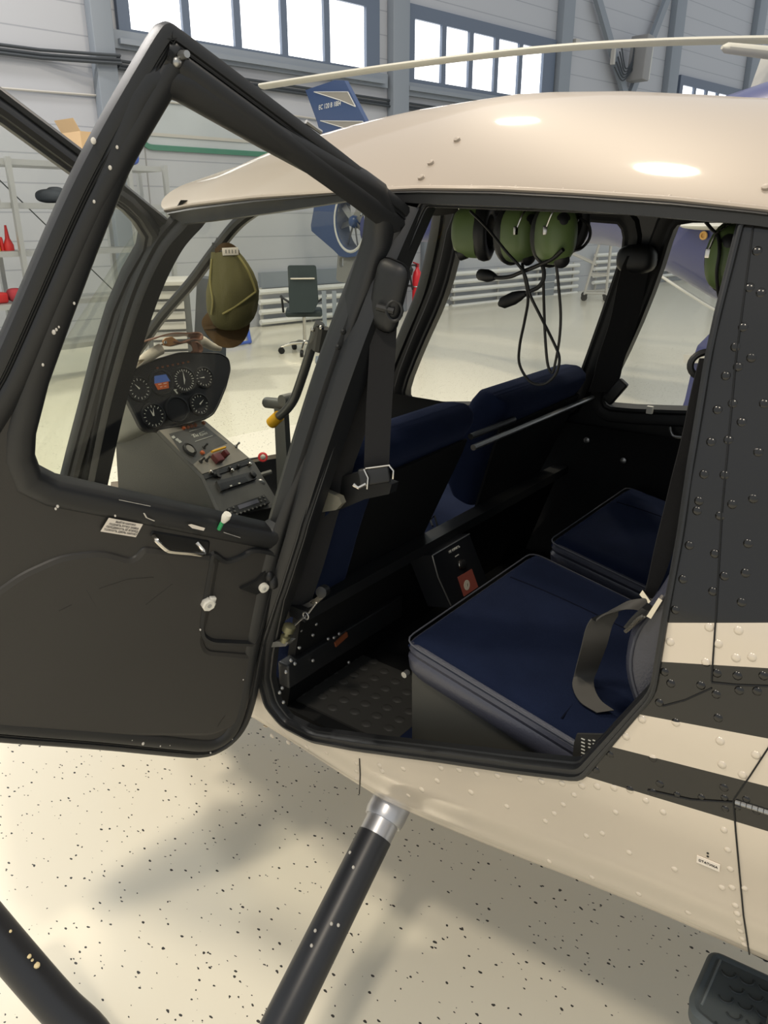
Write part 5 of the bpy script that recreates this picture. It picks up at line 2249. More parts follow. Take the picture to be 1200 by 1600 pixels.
for i, (u, v) in enumerate(((300, 712), (313, 722), (322, 720), (318, 700), (368, 698))):
    m = MB()
    m.lathe(CN_.P(u, v, 0.002), CN_.n, [(0.007, 0), (0.006, 0.004), (0.003, 0.005), (0.0028, 0.016), (0.004, 0.018), (0.002, 0.022)], 10)
    obj('toggle_switch', m, HSBLACK if i < 4 else STEEL, up_)
m = MB()
m.tube([CN_.P(331, 706, 0.012), CN_.P(352, 699, 0.014)], 0.004, 8)
obj('yellow_guard', m, YELLOW, up_)
m = MB()
m.box(CN_.P(340, 716, 0.010), (0.034, 0.030, 0.018), CN_.rot() @ Matrix.Rotation(rt_, 3, 'Z'), 0.003)
m.box(CN_.P(352, 709, 0.012), (0.014, 0.020, 0.020), CN_.rot() @ Matrix.Rotation(rt_, 3, 'Z'), 0.002)
obj('red_guard', m, mat('dark_red_guard', (96, 34, 34), 0.45), up_)
# lower plate with radio, transponder, knobs
m = MB()
q = [CN_.P(u, v, 0.0015) for u, v in ((317, 743), (388, 719), (393, 724), (320, 749))]
m.prism(q, CN_.n * 0.003)
obj('plate_edge', m, HSBLACK, cons)
m = MB()
m.prism([CN_.P(u, v, 0.001) for u, v in ((336, 754), (388, 740), (399, 750), (343, 769))], CN_.n * 0.008)
rdio = obj('radio', m, mat('radio_black', (44, 44, 44), 0.4), cons)
m = MB()
m.prism([CN_.P(u, v, 0.0095) for u, v in ((341, 756), (383, 745), (388, 751), (345, 765))], CN_.n * 0.0006)
obj('radio_display', m, PANELB, rdio)
m = MB()
for u, v in ((361, 759), (374, 755)):
    m.box(CN_.P(u, v, 0.0105), (0.010, 0.004, 0.0005), CN_.rot() @ Matrix.Rotation(rt_, 3, 'Z'))
obj('radio_print', m, WHITEPR, rdio)
m = MB()
m.lathe(CN_.P(393, 744, 0.004), CN_.n, [(0.012, 0), (0.011, 0.012), (0.006, 0.014)], 16)
obj('radio_knob', m, HSBLACK, rdio)
m = MB()
m.prism([CN_.P(u, v, 0.001) for u, v in ((353, 797), (410, 776), (419, 788), (361, 809))], CN_.n * 0.010)
tr_ = obj('transponder', m, HSBLACK, cons)
m = MB()
m.prism([CN_.P(u, v, 0.0115) for u, v in ((371, 790), (402, 780), (405, 785), (374, 796))], CN_.n * 0.0006)
obj('display', m, mat('grey_lcd', (96, 96, 108), 0.3), tr_)
bi = 0
for u, v in [(358, 796), (365, 793), (361, 801), (367, 799), (406, 778), (412, 776), (408, 783), (414, 781)] + [(364 + 6.2 * k, 806 - 2.2 * k) for k in range(9)]:
    m = MB()
    m.box(CN_.P(u, v, 0.0125), (0.0075, 0.006, 0.003), CN_.rot() @ Matrix.Rotation(rt_, 3, 'Z'), 0.001)
    obj('button', m, mat('button_grey', (86, 86, 84), 0.5), tr_)
for u, v, mm in ((328, 740, CHROME), (358, 734, HSBLACK), (361, 737, CHROME), (371, 731, HSBLACK), (389, 727, CHROME), (334, 744, HSBLACK)):
    m = MB()
    m.lathe(CN_.P(u, v, 0.001), CN_.n, [(0.0065, 0), (0.006, 0.010), (0.003, 0.012)], 12)
    obj('knob', m, mm, cons)
m = MB()
m.prism([CN_.P(u, v, 0.002) for u, v in ((330, 737), (345, 745), (344, 748), (328, 741))], CN_.n * 0.006)
obj('key_plate', m, HSBLACK, cons)
# round red-rimmed control and red and white knob on the right
x, y = CN_.px(410, 714)
kp = onY(410, 714, 1.66)
m = MB()
m.tube([kp, kp + V((-0.12, -0.05, -0.03))], 0.003, 6)
k0 = obj('mixture_rod', m, STEEL, HELI)
KN = V((0.8, -0.55, 0.25)).normalized()
m = MB()
m.lathe(kp, KN, [(0.008, 0), (0.0155, 0.003), (0.016, 0.010), (0.012, 0.013), (0.009, 0.012)], 20)
obj('red_knob', m, mat('bright_red_ring', (224, 70, 70), 0.4, emit=((230, 70, 70), 0.15)), k0)
m = MB()
m.lathe(kp + KN * 0.0125, KN, [(0.009, 0), (0.007, 0.003), (0.002, 0.005)], 16)
obj('white_button', m, WHITEP, k0)
kq = onY(406, 756, 1.56)
m = MB()
m.lathe(kq, KN, [(0.014, -0.02), (0.015, -0.01), (0.015, 0.008), (0.012, 0.011), (0.002, 0.012)], 18)
k1 = obj('vent_knob', m, STEEL, HELI)
m = MB()
m.lathe(kq - KN * 0.007 + V((0.0, 0.0, 0.0)), KN, [(0.0156, -0.008), (0.0156, 0.006)], 18)
obj('red_sleeve', m, REDP, k1)
m = MB()
ka = onY(404, 744, 1.58)
m.tube([ka, onY(424, 738, 1.62)], 0.009, 10)
obj('friction_lever', m, CYC, HELI)

# ------- cyclic: post, cross bar and near grip with yellow cap
m = MB()
m.prism([onY(u, v, 1.53) for u, v in ((428, 636), (443, 634), (452, 780), (434, 782))], (0, 0.02, 0))
cy0 = obj('cyclic_post', m, CYC, HELI)
m = MB()
m.tube([onY(417, 629, 1.56), onY(450, 632, 1.53)], 0.0165, 12)
m.lathe(onY(448, 624, 1.52), (0, -1, 0), [(0.016, -0.02), (0.016, 0.02)], 16)
obj('cross_bar', m, CYC, cy0)
m = MB()
m.tube(spline([onY(434, 652, 1.47), onY(446, 642, 1.47), onY(457, 628, 1.47), onY(465, 610, 1.47), onY(480, 565, 1.46), onY(492, 525, 1.45), onY(500, 505, 1.45)], 5), 0.0125, 12)
cg = obj('grip_tube', m, mat('grip_grey', (92, 92, 88), 0.3, metal=0.3), cy0)
m = MB()
m.tube([onY(424, 661, 1.47), onY(436, 650, 1.47)], 0.0165, 14)
obj('yellow_cap', m, YELLOW, cg)
m = MB()
m.tube([onY(505, 512, 1.45), onY(499, 548, 1.45)], 0.018, 10)
m.prism([onY(u, v, 1.44) for u, v in ((486, 512), (496, 512), (490, 545), (481, 547))], (0, 0.02, 0))
obj('hand_grip', m, mat('grip_dark', (70, 68, 62), 0.6), cg)
m = MB()
m.lathe(onY(491, 515, 1.44), (0, -1, 0), [(0.006, 0), (0.005, 0.008), (0.002, 0.01)], 10)
m.lathe(onY(504, 512, 1.44), (0, -1, 0.2), [(0.006, 0), (0.005, 0.008), (0.002, 0.01)], 10)
obj('grip_button', m, CHROME, cg)

# ================================================================== SKID GEAR (parts of the helicopter)
sa_ = onY(604, 1270, 0.96)
gd_ = V((0.02, -0.50, -0.46))
# lower end meets the skid; the strut passes through pixel (440,1600)
e_ = onZ(440, 1600, 0.30)
dirg = (e_ - sa_)
end = sa_ + dirg * (1 + 0.14 / max(0.05, (0.30 - 0.0)) * 0.8)
m = MB()
m.tube([sa_ + (sa_ - e_) * 0.06, sa_.lerp(e_, 0.13)], 0.0335, 24)
m.tube([sa_ + (sa_ - e_) * 0.08, sa_ + (e_ - sa_) * 0.02, sa_ + (e_ - sa_) * 0.045], [0.041, 0.041, 0.038], 24)
sk_ = obj('strut_collar', m, ALU, HELI)
m = MB()
lowr = sa_ + dirg * 1.30
ykk = onZ(150, 1632, 0.125).y
m.tube([sa_.lerp(e_, 0.125), sa_.lerp(e_, 0.6), e_, e_.lerp(V((e_.x + 0.01, ykk - 0.02, 0.16)), 0.6), V((e_.x + 0.01, ykk - 0.02, 0.05))], 0.0345, 24)
st_ = obj('gear_strut', m, TUBEB, HELI)
m = MB()
for t, o in ((0.30, 0.01), (0.55, -0.012), (0.56, 0.0), (0.62, 0.02), (0.68, 0.014), (0.25, 0.028)):
    m = MB()
    p = sa_.lerp(e_, t)
    vdir = (EYEV - p).normalized()
    sd_ = dirg.normalized().cross(vdir).normalized()
    m.ell(p + sd_ * o + vdir.normalized() * math.sqrt(0.0345 ** 2 - o ** 2), (0.003, 0.003, 0.004), seg=8, rings=5)
    obj('paint_chip', m, DIRT, st_)
# skid tube: runs aft under the strut, toe curves up at the front
k0 = onZ(-60, 1395, 0.42)
k1_ = onZ(20, 1490, 0.30)
k2 = onZ(90, 1570, 0.20)
k3 = onZ(150, 1632, 0.125)
ys = k2.y
yk = k3.y
pth = [k0, k1_, k2, k3, V((k3.x + 0.12, yk - 0.02, 0.055)), V((k3.x + 0.30, yk - 0.03, 0.04)), V((0.9, yk - 0.03, 0.04))]
m = MB()
m.tube(spline(pth, 6), 0.0375, 24)
skd = obj('skid_tube', m, TUBEB, HELI)
m = MB()
for u, v, r in ((45, 1494, 0.006), (57, 1508, 0.008), (16, 1455, 0.004), (50, 1500, 0.004)):
    p = onZ(u, v, 0.27)
    # snap on to the tube: nearest centre along the path
    c = min(spline(pth, 20), key=lambda q: ((EYEV + (p - EYEV).normalized() * (p - EYEV).dot((q - EYEV)) / (p - EYEV).length) - q).length)
    d_ = (p - EYEV).normalized()
    foot = EYEV + d_ * d_.dot(c - EYEV)
    off_ = foot - c
    if off_.length < 0.036:
        q = foot - d_ * math.sqrt(0.0375 ** 2 - off_.length ** 2)
        m = MB()
        m.ell(q, (r, r * 0.8, r * 0.5), seg=9, rings=5)
        obj('paint_chip', m, mat('bare_primer', (214, 196, 150), 0.6), skd)
# rear strut end and textured entry step
sp_z = 0.36
SPF = Frame(onZ(1140, 1540, sp_z), V((0, 0, 1)), up=V((0, 1, 0)))
q = [onZ(u, v, sp_z) for u, v in ((1112, 1482), (1250, 1545), (1250, 1640), (1130, 1620), (1082, 1580), (1078, 1560))]
l2_ = round_poly([((p - SPF.o).dot(SPF.x), (p - SPF.o).dot(SPF.y)) for p in q], 0.02)
m = MB()
m.ring(l2_, [(0.0, -0.03), (-0.002, -0.004), (0.002, 0.0), (0.006, 0.0015), (0.010, 0.0), (0.013, -0.002)], SPF)
m.prism([SPF.p(x, y, -0.002) for x, y in offset2(l2_, 0.010)], (0, 0, -0.02))
stp_ = obj('entry_step', m, mat('step_dark_rubber', (84, 92, 95), 0.6), HELI)
m = MB()
m.tube([onZ(1126, 1500, sp_z - 0.002), onZ(1096, 1570, sp_z - 0.002)], 0.0022, 6)
obj('step_rib', m, mat('step_rib_grey', (120, 128, 130), 0.6), stp_)
ax1 = (onZ(1160, 1560, sp_z) - onZ(1130, 1548, sp_z)).normalized()
ax2 = V((-ax1.y, ax1.x, 0))
o_ = onZ(1138, 1518, sp_z)
m = MB()
for i in range(7):
    for j in range(7):
        p = o_ + ax1 * (0.030 * i + 0.015 * (j % 2)) - ax2 * (0.026 * j) * 1.0
        a2 = ((p - SPF.o).dot(SPF.x), (p - SPF.o).dot(SPF.y))
        q_ = offset2(l2_, 0.018)
        ins = False
        for i0 in range(len(q_)):
            (xa, ya), (xb, yb) = q_[i0], q_[i0 - 1]
            if (ya > a2[1]) != (yb > a2[1]) and a2[0] < (xb - xa) * (a2[1] - ya) / (yb - ya) + xa:
                ins = not ins
        if not ins:
            continue
        m.tube([p + ax1 * 0.011 * cos(t) - ax2 * 0.010 * sin(t) + V((0, 0, -0.001)) for t in [-0.3 + 0.4 * k for k in range(9)]], 0.0022, 6, flat=0.8)
        m.ell(p + ax1 * 0.012 + V((0, 0, 0.000)), (0.002, 0.002, 0.0015), seg=6, rings=4)
obj('tread_pattern', m, mat('step_tread', (54, 60, 62), 0.5), stp_)
m = MB()
p = onZ(1180, 1530, sp_z - 0.02)
m.tube([V((p.x + 0.05, 1.1, 0.62)), V((p.x + 0.06, 0.98, sp_z - 0.03)), V((p.x + 0.06, p.y - 0.1, sp_z - 0.03))], 0.02, 10)
m.tube([V((p.x + 0.20, 1.05, 0.62)), V((p.x + 0.24, 0.7, 0.36)), V((p.x + 0.28, yk - 0.03, 0.05))], 0.033, 16)
obj('gear_strut', m, TUBEB, HELI)
# ================================================================== LOOSE THINGS IN THE CABIN
# ------- headsets hanging from the roof
def cup(m_shell, m_pad, c, face, up_, w_=0.033, h_=0.049):
    """ear cup: dome towards 'face', cushion on the other side"""
    f = V(face).normalized()
    u = V(up_)
    u = (u - f * u.dot(f)).normalized()
    s = u.cross(f)
    R = Matrix((s, u, f)).transposed()
    rows = []
    for k, z in ((1.0, -0.012), (1.0, 0.0), (0.98, 0.012), (0.9, 0.026), (0.74, 0.036), (0.45, 0.042), (0.1, 0.044)):
        rows.append([V(c) + R @ V((w_ * k * math.copysign(abs(cos(t)) ** 0.8, cos(t)), h_ * k * math.copysign(abs(sin(t)) ** 0.85, sin(t)), z)) for t in [2 * pi * i / 28 for i in range(28)]])
    vs = m_shell.grid(rows, closed=True)
    m_shell.bm.faces.new(vs[-1])
    rows = []
    for k, z in ((0.98, -0.010), (1.08, -0.014), (1.12, -0.022), (1.08, -0.032), (0.9, -0.036), (0.66, -0.034), (0.58, -0.024), (0.56, -0.012)):
        rows.append([V(c) + R @ V((w_ * k * cos(t), h_ * k * sin(t), z)) for t in [2 * pi * i / 28 for i in range(28)]])
    m_pad.grid(rows, closed=True)
    return R


def headset(label, cups, mic, cord, top, anchor, loops=True):
    t = thing('headset', label, 'headset', anchor, 'green aviation headsets hanging from the cabin roof')
    cs = []
    for c, face, up_ in cups:
        a, b = MB(), MB()
        R = cup(a, b, c, face, up_)
        sh = obj('ear_cup', a, HSGREEN, t, ang=60)
        obj('ear_cushion', b, HSBLACK, sh, ang=60)
        m = MB()
        m.lathe(V(c) + R @ V((0.0, 0.020, 0.030)), R @ V((0, 0.2, 1)), [(0.013, 0), (0.012, 0.010), (0.005, 0.013)], 14)
        obj('pivot_knob', m, HSBLACK, sh)
        m = MB()
        m.lathe(V(c) + R @ V((0.006, -0.036, 0.016)), R @ V((0, -0.5, 1)), [(0.015, 0), (0.013, 0.014), (0.005, 0.018)], 14)
        obj('boom_socket', m, HSBLACK, sh)
        m = MB()
        m.box(V(c) + R @ V((-0.026, 0.006, 0.032)), (0.010, 0.014, 0.006), R, 0.001)
        m.tube(spline([V(c) + R @ V((-0.026, 0.012, 0.034)), V(c) + R @ V((-0.018, 0.034, 0.038)), V(c) + R @ V((0.0, 0.05, 0.034)), V(c) + R @ V((0.004, 0.062, 0.02))]), 0.0016, 6)
        obj('stirrup', m, CHROME, sh)
        cs.append((V(c), R))
    # head band over the top
    m = MB()
    a, b = cs[0][0] + V((0, 0, 0.05)), cs[-1][0] + V((0, 0, 0.05))
    if (a - b).length < 0.02:
        b = a + V((0.03, 0.12, 0))
    tp = V(top)
    m.ribbon(spline([a, a.lerp(tp, 0.55) + (a - b) * 0.12, tp, b.lerp(tp, 0.55) + (b - a) * 0.12, b]), (a - b).cross(V((0, 0, 1))).normalized() * 0.014, 0.003)
    obj('head_band', m, HSBLACK, t)
    if mic:
        m = MB()
        pts = [V(p) for p in mic]
        m.tube(spline(pts, 6), 0.0036, 8)
        bo_ = obj('microphone_boom', m, HSBLACK, t)
        m = MB()
        d = (pts[-1] - pts[-2]).normalized()
        m.tube([pts[-1] - d * 0.012, pts[-1], pts[-1] + d * 0.012, pts[-1] + d * 0.035, pts[-1] + d * 0.044], [0.005, 0.009, 0.0115, 0.0105, 0.004], 12)
        obj('microphone', m, RUBBER, bo_)
    for cd in cord:
        m = MB()
        m.tube(spline([V(p) for p in cd], 8), 0.0026, 8)
        obj('cord', m, HSBLACK, t)
    return t


Yh = 1.30
H = lambda u, v, y=Yh: onY(u, v, y)
# first: two cups facing each other, the left one showing its inside
c1 = H(741, 362, 1.36)
c2 = H(812, 366, 1.30)
toC = (EYEV - c1).normalized()
rt3 = V((CS, SN, 0))
headset('green headset with black cushions, leftmost of those hanging over the front seats',
        [(c1, -rt3 * 0.85 - toC * 0.45, (0, 0, 1)), (c2 - toC * 0.02, rt3 * 0.45 + toC * 0.85, (0, 0, 1))],
        [H(836, 395, 1.26), H(846, 410, 1.25), H(850, 432, 1.25), H(842, 448, 1.25), H(826, 456, 1.25), H(812, 462, 1.25)],
        [[H(735, 330, 1.28), H(760, 355, 1.25), H(790, 392, 1.24), H(818, 425, 1.24), H(828, 460, 1.25), H(845, 495, 1.27), H(865, 535, 1.30), H(874, 560, 1.30), H(868, 585, 1.30), H(850, 600, 1.30), H(828, 596, 1.30), H(812, 570, 1.30), H(812, 540, 1.29), H(820, 500, 1.27), H(825, 465, 1.25), H(818, 425, 1.24), H(816, 412, 1.25)]],
        H(780, 320, 1.36), H(780, 322, 1.33))
c3 = H(868, 366, 1.26)
headset('green headset with its microphone reaching left, rightmost of those over the front seats',
        [(c3, toC * 0.95 + rt3 * 0.18, (0, 0, 1)), (c3 - toC * 0.10 + rt3 * 0.03 + V((0, 0, 0.02)), -toC, (0, 0, 1))],
        [H(880, 390, 1.22), H(862, 405, 1.23), H(838, 416, 1.24), H(815, 425, 1.25), H(798, 432, 1.26), H(780, 434, 1.27), H(768, 432, 1.28)],
        [[H(869, 412, 1.26), H(872, 440, 1.27), H(876, 490, 1.29), H(874, 530, 1.30), H(868, 565, 1.31), H(863, 582, 1.31), H(856, 570, 1.31), H(852, 530, 1.30), H(850, 480, 1.29), H(849, 435, 1.27), H(849, 412, 1.27)],
         [H(905, 340, 1.30), H(920, 352, 1.32), H(921, 372, 1.32), H(908, 388, 1.31), H(893, 392, 1.28)]],
        H(880, 318, 1.32), H(876, 322, 1.30))
c4 = H(1139, 402, 1.28)
headset('green headset hanging behind the riveted pillar at the right edge',
        [(c4, rt3 * -0.35 + toC * 0.85, (0, 0, 1)), (c4 - toC * 0.08 + rt3 * 0.05, -toC, (0, 0, 1))],
        None,
        [[H(1102, 346, 1.26), H(1112, 358, 1.25), H(1122, 370, 1.24), H(1124, 395, 1.23), H(1120, 425, 1.23), H(1122, 455, 1.24), H(1128, 490, 1.27), H(1126, 530, 1.28), H(1124, 565, 1.29)],
         [H(1137, 450, 1.27), H(1132, 475, 1.27), H(1130, 495, 1.27)]],
        H(1140, 330, 1.34), H(1136, 345, 1.31))

# ------- olive cap hanging from the windshield bow
Ycap = 1.50
K = lambda u, v, y=Ycap: onY(u, v, y)
cap_anchor = K(338, 388)
t = thing('baseball_cap', 'olive green cap with a brown peak hanging from the windshield bow', 'cap', cap_anchor)
view_ = ray(360, 450).normalized()
CPF = Frame(K(362, 450), -view_, up=V((0, 0, 1)))
# crown silhouette (pixel rows: v, left u, right u)
sil = [(394, 330, 374), (402, 329, 381), (412, 328, 388), (425, 327, 396), (440, 325, 402), (455, 322, 405), (470, 322, 404), (485, 323, 402), (497, 328, 397), (508, 334, 388), (514, 342, 377), (516, 352, 366)]
m = MB()
rows = []
for i, (v, ul, ur) in enumerate(sil):
    dl = CPF.px(ul, v)
    dr = CPF.px(ur, v)
    cxx, hwx = (dl[0] + dr[0]) / 2, abs(dr[0] - dl[0]) / 2
    dep = hwx * (0.45 + 0.35 * min(1, i / 5))
    row = []
    for k in range(40):
        a = 2 * pi * k / 40
        fold = 1 + 0.07 * sin(3 * a + 0.5 * i) * min(1, i / 3) * (0.5 if i > 9 else 1)
        row.append(CPF.p(cxx + hwx * cos(a), dl[1] + (dr[1] - dl[1]) * (0.5 + 0.5 * cos(a)), dep * sin(a) * fold))
    rows.append(row)
vs = m.grid(rows, closed=True)
m.bm.faces.new(vs[-1])
crown = obj('crown', m, CAPG, t, ang=70)
m = MB()
for pts in ([(372, 400), (385, 420), (394, 440), (399, 455)], [(399, 456), (380, 470), (362, 482), (348, 490)], [(331, 405), (329, 440), (333, 470), (331, 491)]):
    path = []
    for u, v in pts:
        j = min(range(len(sil)), key=lambda q: abs(sil[q][0] - v))
        ul, ur = sil[j][1], sil[j][2]
        dl, dr = CPF.px(ul, v), CPF.px(ur, v)
        cxx, hwx = (dl[0] + dr[0]) / 2, abs(dr[0] - dl[0]) / 2
        x, y = CPF.px(u, v)
        q_ = min(1, max(-1, (x - cxx) / hwx))
        dep = hwx * (0.45 + 0.35 * min(1, j / 5)) * math.sqrt(1 - q_ * q_)
        path.append(CPF.p(x, y, dep + 0.003))
    m.tube(spline(path), 0.0032, 6)
obj('crease_highlight', m, mat('olive_highlight_fold', (136, 128, 78), 0.9), crown)  # fold highlights of the crown, painted as paler olive ridges
m = MB()
bp_ = [(325, 488), (330, 480), (345, 500), (360, 510), (376, 507), (388, 500), (391, 505), (388, 520), (380, 534), (368, 542), (352, 543), (338, 538), (326, 526), (316, 512), (315, 500)]
q = smooth_poly([CPF.px(*p) for p in bp_], 1)
xm = sum(p[0] for p in q) / len(q)
wd_ = max(abs(p[0] - xm) for p in q)
rows = []
for o, h_ in ((0.0, -0.003), (-0.001, 0.0), (0.0, 0.002)):
    rows.append([CPF.p(x, y, h_ + 0.015 - 0.03 * ((x - xm) / wd_) ** 2) for x, y in offset2(q, o)])
m.grid(rows, closed=True)
loopv = [CPF.p(x, y, 0.017 - 0.03 * ((x - xm) / wd_) ** 2) for x, y in q]
for tri in tessellate_polygon([[V((x, y, 0)) for x, y in q]]):
    m.face([loopv[i] for i in tri])
    m.face([loopv[i] - CPF.n * 0.005 for i in tri[::-1]])
obj('peak', m, CAPB, t, ang=60)
m = MB()
m.ribbon(spline([CPF.P(336, 394, 0.012), CPF.P(345, 386, 0.016), CPF.P(356, 384, 0.017), CPF.P(366, 388, 0.014), CPF.P(374, 396, 0.01)]), CPF.y * 0.008, 0.001)
stp2 = obj('strap', m, CAPB, t)
m = MB()
m.box(CPF.P(360, 393, 0.022), (abs(CPF.px(373, 393)[0] - CPF.px(348, 393)[0]), 0.020, 0.003), CPF.rot() @ Matrix.Rotation(0.04, 3, 'Z'), 0.001)
tagm = obj('white_tag', m, PAPER, stp2)
m = MB()
for i, u in enumerate((353, 358, 363, 368)):
    m.box(CPF.P(u, 393, 0.0242), (0.0035, 0.009, 0.0004), CPF.rot())
obj('tag_print', m, mat('faint_grey_print', (150, 146, 136), 0.7), tagm)
m = MB()
m.box(K(337, 385, 1.51), (0.02, 0.012, 0.022), bevel=0.003)
m.tube([K(340, 372, 1.515), K(336, 386, 1.508), K(343, 392, 1.50)], 0.004, 6)
tag(obj('hook', m, HSBLACK, bowo))

# ------- things lying on the glare shield of the instrument pod
tp_ = onX(280, 550, -1.86)
m = MB()
A_ = [onX(u, v - 3, -1.87) for u, v in ((203, 580), (212, 572), (228, 562), (244, 552), (252, 548))]
m.tube(spline(A_), [0.007 + 0.009 * k / 20 for k in range(20)] + [0.016] * 12 + [0.012], 12)
cl = thing('rolled_cloth', 'white rolled cloth on the left shoulder of the instrument panel', 'cloth', A_[3], 'rolled cloths on the instrument panel')
obj('roll', m, CLOTH, cl)
m = MB()
m.ribbon(spline([onX(u, v, -1.845) for u, v in ((196, 577), (200, 570), (212, 564), (222, 563), (216, 570), (205, 578), (198, 577))]), V((0.014, 0, 0.004)), 0.001)
obj('loose_end', m, CLOTH, cl)
m = MB()
A_ = [onX(u, v - 3, -1.87) for u, v in ((308, 537), (316, 536), (325, 541), (334, 545), (344, 547))]
m.tube(spline(A_), [0.018 * (1 - 0.5 * k / 32) for k in range(33)], 12)
cl = thing('rolled_cloth', 'white rolled cloth under the cap at the right of the instrument panel', 'cloth', A_[1], 'rolled cloths on the instrument panel')
obj('roll', m, CLOTH, cl)
# leather strap
t = thing('leather_strap', 'brown leather strap with a tan tongue lying on top of the instrument panel', 'strap', onX(270, 535, -1.88))
m = MB()
L3 = [onX(u, v, x) for u, v, x in ((231, 532, -1.86), (245, 527, -1.87), (262, 523, -1.88), (285, 523, -1.88), (300, 522, -1.88), (307, 526, -1.87), (305, 533, -1.86), (292, 532, -1.86), (278, 538, -1.85), (262, 536, -1.85))]
m.ribbon(spline(L3), V((0.022, 0.006, 0.006)), 0.0018)
obj('band', m, LEATHER, t)
m = MB()
q = [(253, 533), (258, 528), (268, 526), (279, 534), (272, 538), (262, 541), (255, 540)]
m.prism([onX(u, v, -1.835) for u, v in q], (0.003, 0, 0))
tg = obj('tongue', m, TAN, t)
m = MB()
m.lathe(onX(258, 535, -1.831), (1, 0, 0.2), [(0.005, 0), (0.004, 0.003), (0.001, 0.004)], 12)
obj('snap', m, CHROME, tg)
m = MB()
m.ribbon(spline([onX(u, v, -1.845) for u, v in ((300, 534), (307, 540), (309, 547), (306, 551))]), V((0.012, 0.01, 0.0)), 0.0018)
m.prism([onX(u, v, -1.84) for u, v in ((298, 535), (306, 534), (310, 550), (302, 549))], (0.003, 0, 0))
obj('strap_end', m, LEATHER, t)
# ================================================================== BLUE HELICOPTER PARKED BEHIND
T0 = onS(556, 346, 10.4)
B0 = onS(1105, 300, 6.3)
axd = V((B0.x - T0.x, B0.y - T0.y, 0))
LEN = axd.length
axd.normalize()
axn = V((-axd.y, axd.x, 0))
if axn.dot(EYEV - T0) < 0:
    axn = -axn
BH = thing('blue_helicopter', 'blue helicopter parked behind with a ducted tail fan and grey rotor blade', 'helicopter', V((B0.x, B0.y, 0)))
TF = Frame(T0, axn)            # plane through the tail, facing us


def bl(s, o, z):
    return V((T0.x, T0.y, 0)) + axd * s + axn * o + V((0, 0, z))


# fuselage: tail boom growing into the cabin
def zpix(u, v, s):
    """height of pixel row on the tail plane"""
    return TF.P(u, v).z


sec = []
for s, w_, zb, zt in ((0.25, 0.10, 1.28, 1.62), (1.2, 0.14, 1.31, 1.70), (2.4, 0.20, 1.33, 1.82), (3.3, 0.32, 1.34, 1.92), (4.0, 0.46, 1.37, 2.04), (4.6, 0.60, 1.34, 2.20), (5.05, 0.68, 1.20, 2.36), (5.45, 0.73, 1.05, 2.46), (6.0, 0.78, 0.82, 2.56), (6.8, 0.78, 0.64, 2.5), (7.6, 0.66, 0.62, 2.1), (8.3, 0.38, 0.75, 1.6), (8.6, 0.10, 0.95, 1.2)):
    row = []
    for k in range(32):
        a = 2 * pi * k / 32
        row.append(bl(s, w_ * math.copysign(abs(cos(a)) ** 0.75, cos(a)), (zb + zt) / 2 + (zt - zb) / 2 * math.copysign(abs(sin(a)) ** 0.8, sin(a))))
    sec.append(row)
m = MB()
vs = m.grid(sec, closed=True)
m.bm.faces.new(vs[0][::-1])
m.bm.faces.new(vs[-1])
fus = obj('fuselage', m, BLUE, BH, ang=60)
# pale skin edge along the underside and small roundel
m = MB()
ed = [onP(u, v, bl(4.2, 0.58, 0), axn) for u, v in ((1028, 428), (1062, 450), (1100, 474), (1128, 490))]
m.tube(ed, 0.012, 6)
obj('skin_edge', m, LIGHTG, fus)
pr = onP(1100, 368, bl(4.9, 0.76, 0), axn)
m = MB()
m.lathe(pr, axn, [(0.030, 0), (0.030, 0.012), (0.017, 0.013), (0.017, 0.004)], 20)
obj('filler_ring', m, mat('yellow_ring', (206, 160, 90), 0.5), fus)
m = MB()
pq = onP(1112, 353, bl(4.9, 0.70, 0), axn)
m.ell(pq, (0.22, 0.22, 0.03))
obj('pale_hatch', m, LIGHTG, fus)

# ducted tail fan
fc = TF.px(556, 346)
RAD = 0.36
m = MB()
hp = [(499, 330), (503, 300), (520, 270), (552, 262), (590, 280), (612, 320), (612, 370), (590, 396), (552, 402), (540, 400), (531, 391), (496, 361), (495, 352)]
hole = [(fc[0] + RAD * cos(2 * pi * k / 36), fc[1] + RAD * sin(2 * pi * k / 36)) for k in range(36)]
m.plate([TF.p(*TF.px(*p), 0.10) for p in hp], [[TF.p(x, y, 0.10) for x, y in hole]], -TF.n * 0.22)
duct = obj('tail_duct', m, BLUED, BH)
m = MB()
m.ring(hole, [(0.0, -0.12), (0.0, 0.08), (-0.008, 0.108), (-0.03, 0.112), (-0.045, 0.10)], TF)
obj('duct_ring', m, LIGHTG, duct)
m = MB()
m.lathe(TF.p(fc[0], fc[1], 0.02), TF.n, [(0.09, -0.08), (0.09, 0.0), (0.06, 0.06), (0.02, 0.08)], 20)
hub = obj('fan_hub', m, BLUED, duct)
for k in range(8):
    a = 2 * pi * k / 8 + 0.2
    m = MB()
    ca_, sa2 = cos(a), sin(a)
    q = [(0.07, -0.035, 0.0), (0.07, 0.035, 0.03), (RAD * 0.96, 0.03, 0.02), (RAD * 0.96, -0.05, -0.02)]
    m.prism([TF.p(fc[0] + r_ * ca_ - w_ * sa2, fc[1] + r_ * sa2 + w_ * ca_, h_) for r_, w_, h_ in q], TF.n * 0.012)
    obj('fan_blade', m, STEEL, hub)
m = MB()
for a in (0.9, 2.6, 4.9):
    m.tube([TF.p(fc[0] + 0.06 * cos(a), fc[1] + 0.06 * sin(a), -0.08), TF.p(fc[0] + RAD * cos(a), fc[1] + RAD * sin(a), -0.08)], 0.02, 8)
obj('stator_arm', m, CABG, duct)
